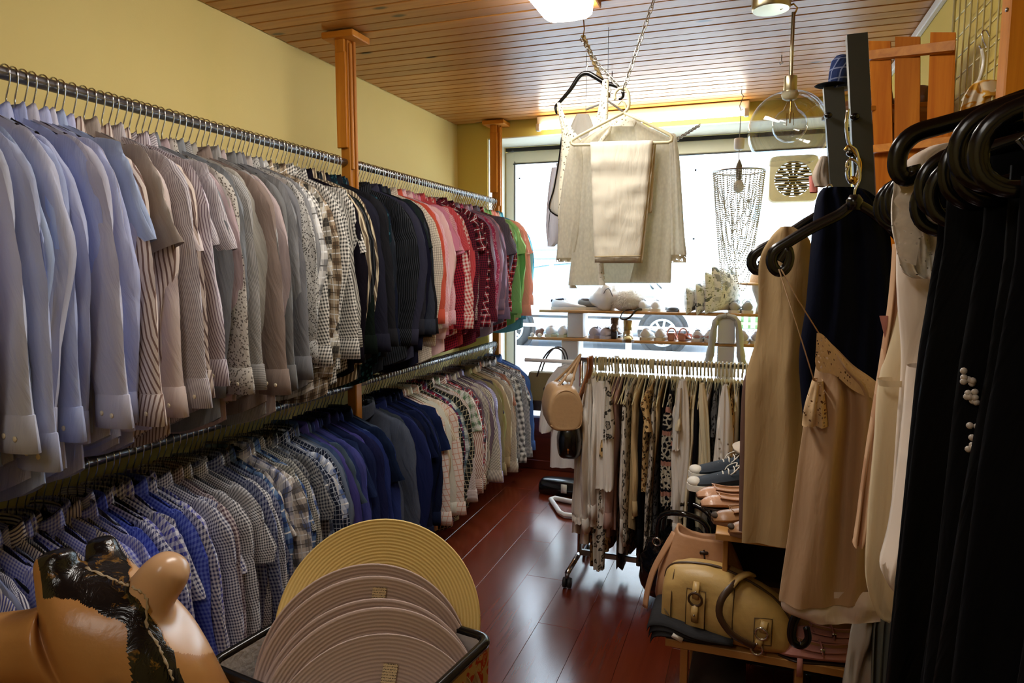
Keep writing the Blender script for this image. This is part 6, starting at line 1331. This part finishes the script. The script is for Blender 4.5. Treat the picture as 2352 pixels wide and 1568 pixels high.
dr = thing('dress', 'beige sleeveless dress hanging between the white rack and the camisole', 'dress', at(1790, 1235, YC), 0, None, True)
M_bd = fab((186, 158, 116), 'plain', rough=.75)
strip([(522, 1792, 1822), (548, 1768, 1858), (600, 1744, 1866), (700, 1742, 1874), (780, 1736, 1880), (850, 1716, 1884), (900, 1712, 1884), (1050, 1710, 1880), (1238, 1704, 1872)], .045, 1.4, 20, .01, .04, 4).build('body', M_bd, dr)
md = thing('dress', 'grey mauve garment edge just behind the beige dress', 'dress', at(1712, 1220, YC+.1), 0, None, True); strip([(600, 1760, 1860), (820, 1730, 1860), (900, 1704, 1860), (1218, 1697, 1860)], .03, 4.4, 12, .11, .03, 4).build('body', fab((120, 94, 84), 'plain'), md)
YC = 1.84
nv = thing('trousers', 'dark navy folded garment on the hook behind the camisole hanger', 'trousers', at(1940, 1000, YC), 0, None, True); M_nvc = fab((12, 15, 30), 'melange', (18, 22, 40))
strip([(432, 1890, 1975), (446, 1880, 2000), (480, 1872, 2030), (560, 1864, 2046), (700, 1852, 2055), (830, 1836, 2060), (1010, 1850, 2064)], .03, 2.9, 22, .0, .035, 8).build('body', M_nvc, nv)
YC = YCA
cm = thing('camisole', 'champagne satin camisole with lace neckline and thin straps on the notched hanger', 'top', at(1890, 1420, YC), 0, None, True)
M_sat = fab((190, 156, 122), 'plain', rough=.42); M_lin2 = fab((232, 214, 204), 'plain', rough=.5); M_cl = lace('ecru_lace', (216, 182, 138), 130, .30)
strip([(770, 1880, 1888), (800, 1882, 1922), (840, 1876, 1962), (886, 1868, 2022), (950, 1852, 2046), (1050, 1836, 2050), (1200, 1816, 2054), (1330, 1797, 2058), (1384, 1790, 2058)], .03, 1.9, 26, 0, .06, 5).build('body', M_sat, cm)
strip([(1350, 1810, 2050), (1384, 1794, 2056), (1404, 1806, 2056), (1424, 1850, 2040)], .022, 1.9, 26, .012, .02, 5).build('lining', M_lin2, cm)
strip([(872, 1866, 1890), (930, 1848, 1896), (975, 1842, 1900)], .03, 3.2, 10, -.035, .02, 5).build('cup', M_cl, cm)
def ribbon(P1, P2, Y): 
    A = [at(x, y, Y) for x, y in spline(P1, 24)]; B = [at(x, y, Y-.004) for x, y in spline(P2, 24)]; m = MB()
    m.loft([[a, a.lerp(b, .5)-V(0, .004, 0), b] for a, b in zip(A, B)], False, False, False); return m
ribbon([(1876, 764), (1892, 770), (1930, 812), (1975, 858), (2026, 884)], [(1872, 830), (1880, 852), (1918, 862), (1960, 896), (2022, 926)], YCA-.05).build('lace_trim', M_cl, cm)
for P in (((1794, 618), (1834, 690), (1884, 770)), ((1789, 618), (1830, 745), (1869, 872))): MB().tube([at(x, y, YCA-.02) for x, y in P], .0034, 6, flat=.5).build('strap', M_sat, cm)
YC = 1.80
px_hanger([(1852, 1440), (1856, 1466), (1842, 1482), (1824, 1476), (1818, 1455), (1824, 1425), (1840, 1404), (1880, 1385), (1960, 1360), (2030, 1385), (2070, 1420)], 1.80, .010, 'black plastic hanger end dangling below the camisole over the pink shoes', (1960, 1360), [(1960, 1358), (1962, 1330), (1972, 1310), (1964, 1296), (1952, 1302)])
gt = thing('trousers', 'pale grey and white trousers hanging low beneath the camisole', 'trousers', at(2000, 1640, YC), 0, None, True)
strip([(1395, 1975, 2062), (1450, 1958, 2070), (1520, 1946, 2076), (1600, 1936, 2080), (1800, 1920, 2084)], .035, 6.2, 22, .0, .07, 9).build('leg', fab((176, 166, 152), 'plain'), gt)
strip([(1400, 2010, 2090), (1520, 2000, 2096), (1800, 1990, 2100)], .03, 2.2, 18, -.06, .05, 8).build('leg', fab((120, 124, 120), 'plain'), gt)
# near rail with white and black garments
NRX, NRZ = .405, 1.815
o = MB().tube([(0, 0, 0), (0, .92, 0)], .0125, 12).build('clothes_rail', M_chrome); o.location = (NRX, .33, NRZ); tag(o, 'chrome rail carrying the white blouses and black dresses nearest the wall', 'rail')
st_ = thing('rail_stand', 'chrome stand that holds the rail of black dresses', 'stand', (NRX, .33, 0), 0, None, True)
for y_ in (.335, 1.245): MB().tube([(NRX+.0, y_, .02), (NRX, y_, NRZ)], .013, 10).build('upright', M_chrome, st_); MB().tube([(NRX-.2, y_, .02), (NRX+.2, y_, .02)], .013, 10).build('foot', M_chrome, st_)
tp3 = [(-.150, 0, -.085), (-.165, 0, -.105), (-.190, 0, -.112), (-.212, 0, -.098), (-.216, 0, -.070), (-.198, 0, -.046), (-.15, 0, -.030), (-.08, 0, -.012), (-.02, 0, .004), (0, 0, .006)]
tp3 = tp3+[(-x, y_, z) for x, y_, z in reversed(tp3[:-1])]
S3 = spline(tp3, 64); B3 = MB(); B3.tube(S3, [.0058+.0042*sin(pi*i/64)**.6 for i in range(65)], 10, flat=.6, upv=(0, 1, 0)); B3.tube([(-.150, 0, -.085), (-.138, 0, -.06), (-.150, 0, -.045)], .007, 8); B3.tube([(.150, 0, -.085), (.138, 0, -.06), (.150, 0, -.045)], .007, 8)
HANG3 = B3.mesh('clothes_hanger'); HOOK3 = hook_mesh(.082, .0165, .0024).mesh('hook')
def gown(s, L, hw, flare, th=.022, neck=.07, strapw=.05, folds=6):
    mb = MB(); n = 40; rows = 22; R_ = []
    for j in range(rows+1):
        t = j/rows; ring = []
        for k in range(n):
            a = 2*pi*k/n; u = math.copysign(abs(cos(a))**.7, cos(a)); b = math.copysign(abs(sin(a))**.8, sin(a))
            w_ = hw*(.94+.06*min(1, max(0, (t-.10)/.14))**.8)+flare*max(0, t-.2); d = th*(.3+.7*min(1, t*4))+.02*t
            x = u*w_; top = -.02-.16*max(0, abs(x)-neck); z = top+(-L-top)*t**1.15
            y_ = b*d+.022*min(1, t*1.6)*sin(folds*x*18+s*3)*abs(b)*.6+.03*t*noise.noise(V(x*7+s, z*1.5, s))
            ring.append(V(x, y_, z))
        R_.append(ring)
    mb.loft(R_, True, False); return mb
GW = [gown(1.1, 1.22, .200, .05), gown(2.7, 1.32, .190, .08), gown(4.2, 1.15, .205, .03), gown(6.3, 1.40, .185, .10)]; GM = [g.mesh('dress') for g in GW]
BK = [fab((9, 9, 10), 'melange', (14, 14, 16)), fab((13, 13, 16), 'plain'), fab((8, 8, 9), 'plain', rough=.6)]
Ys = [.62, .70, .755, .80, .865, .90, .945, .99]; NB = ['eighth', 'seventh', 'sixth', 'fifth', 'fourth', 'third', 'second', 'first']
for i, y_ in enumerate(Ys):
    zz = NRZ-.082; w_ = NB[i]+' from the white blouses'; rz = radians(random.uniform(-5, 5))
    o = inst('clothes_hanger', HANG3, M_black, None, (NRX, y_, zz), (0, random.uniform(-.16, .08), rz*2.2)); tag(o, 'glossy black hanger with curled ends, %s on the near rail' % w_, 'hanger', 'black hangers on the near rail'); inst('hook', HOOK3, M_chrome, o)
    d = inst('dress', GM[(i*3+1) % 4], BK[i % 3], None, (NRX+random.uniform(-.01, .01), y_, zz-.025-random.uniform(0, .05)), (0, 0, rz)); tag(d, 'black dress on the near rail, %s' % w_, 'dress', 'black dresses on the near rail')
    if i == 3:
        fv = [d.location+Matrix.Rotation(rz, 3, 'Z') @ v.co for v in d.data.vertices if v.co.y < -.004]
        for k, (px, py, s_) in enumerate(((2222, 872, 1), (2232, 910, .6), (2246, 990, 1.2), (2246, 1022, 1.1), (2250, 1090, 1.0), (2250, 1118, .8))):
            b_ = min(fv, key=lambda v: sum((a_-c_)**2 for a_, c_ in zip(px_proj(v), (px, py)))); p = at(px, py, b_.y-.006); p = Matrix.Rotation(-rz, 3, 'Z') @ (p-d.location); m_ = MB(); rr = random.Random(k)
            for q in range(7): m_.ball(p+V(rr.uniform(-.007, .007)*s_, rr.uniform(-.003, .001), rr.uniform(-.009, .009)*s_), .0034, 7, 5)
            m_.build('bead_cluster', bpy.data.materials.get('pearl_beads') or plain('pearl_beads', (196, 184, 172), .3), d)
px_hanger([(2098, 380), (2100, 398), (2086, 410), (2068, 402), (2060, 376), (2070, 338), (2104, 306), (2170, 286), (2250, 262), (2352, 224), (2430, 200), (2520, 196)], 1.03, .0105, 'largest black hanger, its curled end highest above the pale blouses', (2430, 200), [(2430, 198), (2430, 150), (2450, 110), (2470, 70), (2440, 40), (2410, 60)])
def near_blouse(nm, Y, label, parts, cat='blouse'):
    global YC
    YC = Y; rz = radians(random.uniform(-4, 4))
    o = inst('clothes_hanger', HANG3, M_black, None, (NRX, Y, NRZ-.082), (0, 0, rz)); tag(o, 'glossy black hanger of the ' + nm, 'hanger', 'black hangers on the near rail'); inst('hook', HOOK3, M_chrome, o)
    t = thing('blouse', label, cat, (NRX, Y, NRZ-.1), 0, 'pale blouses on the near rail', True)
    for pn, rows, th, sd, dY, wr, k, m in parts: strip(rows, th, sd, 22, dY, wr, k).build(pn, m, t)
    return t
M_bw, M_bc, M_bp = fab((238, 222, 206), 'plain', rough=.6), fab((226, 206, 170), 'plain', rough=.65), fab((216, 176, 140), 'stripe', (196, 150, 116), .01)
M_rl = lace('cream_eyelet', (240, 226, 210), 120, .24)
M_rl2 = lace('cream_embroidery', (246, 236, 222), 170, .16)
near_blouse('beige-striped blouse', 1.235, 'pinkish beige striped blouse, farthest on the near rail, its cuffed sleeve beside the camisole', [('body', [(420, 2100, 2330), (560, 2060, 2330), (900, 2060, 2330), (1300, 2050, 2330)], .03, 1.1, 0, .03, 5, M_bp), ('sleeve', [(560, 2052, 2085), (700, 2040, 2080), (900, 2010, 2060), (1050, 1985, 2040), (1200, 1966, 2020), (1246, 1958, 2012)], .028, 3.1, -.02, .03, 6, M_bp), ('care_label', [(725, 2020, 2045), (775, 2032, 2050)], .002, 1., -.03, 0, 2, M_pks)])
near_blouse('cream blouse', 1.185, 'cream silk blouse with long rounded tail hanging on the near rail', [('body', [(500, 2070, 2330), (700, 2064, 2330), (880, 2020, 2330), (1000, 2008, 2330), (1200, 1990, 2330), (1320, 1988, 2330), (1400, 2010, 2300), (1424, 2040, 2250)], .035, 4.1, 0, .05, 7, M_bc), ('strap', [(870, 2016, 2088), (884, 2018, 2090)], .02, 2., -.04, .0, 4, M_bc)])
bl3 = near_blouse('white blouse', 1.125, 'white blouse with eyelet lace ruffle, nearest of the pale blouses beside the black dresses', [('body', [(330, 2180, 2330), (345, 2120, 2350), (400, 2070, 2380), (600, 2064, 2390), (700, 2068, 2390), (830, 2075, 2390), (1000, 2060, 2390), (1250, 2045, 2390), (1390, 2060, 2390), (1470, 2088, 2380)], .03, 7.1, 0, .05, 6, M_bw), ('sleeve', [(840, 2085, 2180), (1000, 2080, 2170), (1200, 2050, 2150), (1300, 2026, 2130), (1350, 2044, 2110)], .03, 5.6, -.05, .04, 6, M_bw)])
YC = 1.125
for rows, sd in (([(395, 2052, 2120), (430, 2054, 2140), (470, 2050, 2146), (520, 2050, 2160), (560, 2056, 2166), (620, 2070, 2160), (640, 2100, 2150)], 1.3), ): strip(rows, .008, sd, 22, -.05, .03, 9).build('eyelet_ruffle', M_rl2, bl3)
ribbon([(2074, 385), (2054, 412), (2070, 436), (2052, 462), (2070, 486), (2052, 512), (2068, 536), (2058, 570), (2072, 600)], [(2120, 385), (2118, 412), (2120, 436), (2118, 462), (2120, 486), (2116, 512), (2116, 536), (2110, 570), (2104, 610)], 1.05).build('lace_edge', M_rl, bl3)
ribbon([(2026, 1296), (2030, 1320), (2046, 1345), (2064, 1356)], [(2034, 1290), (2040, 1312), (2056, 1332), (2072, 1340)], 1.06).build('scallop_trim', M_bw, bl3)
# pale bag edge behind the dark post
YC = 2.43; pk_ = thing('scarf', 'pale cream and pink scarf hanging behind the dark leaning post', 'scarf', at(1880, 430, YC), 0, None, True); strip([(360, 1884, 1900), (400, 1866, 1905), (428, 1872, 1905)], .02, 2., 8, 0, .02).build('scarf_end', fab((206, 190, 172), 'plain'), pk_); strip([(405, 1858, 1876), (442, 1860, 1878)], .02, 3., 6, .05, .01).build('pink_end', fab((226, 140, 130), 'plain'), pk_)
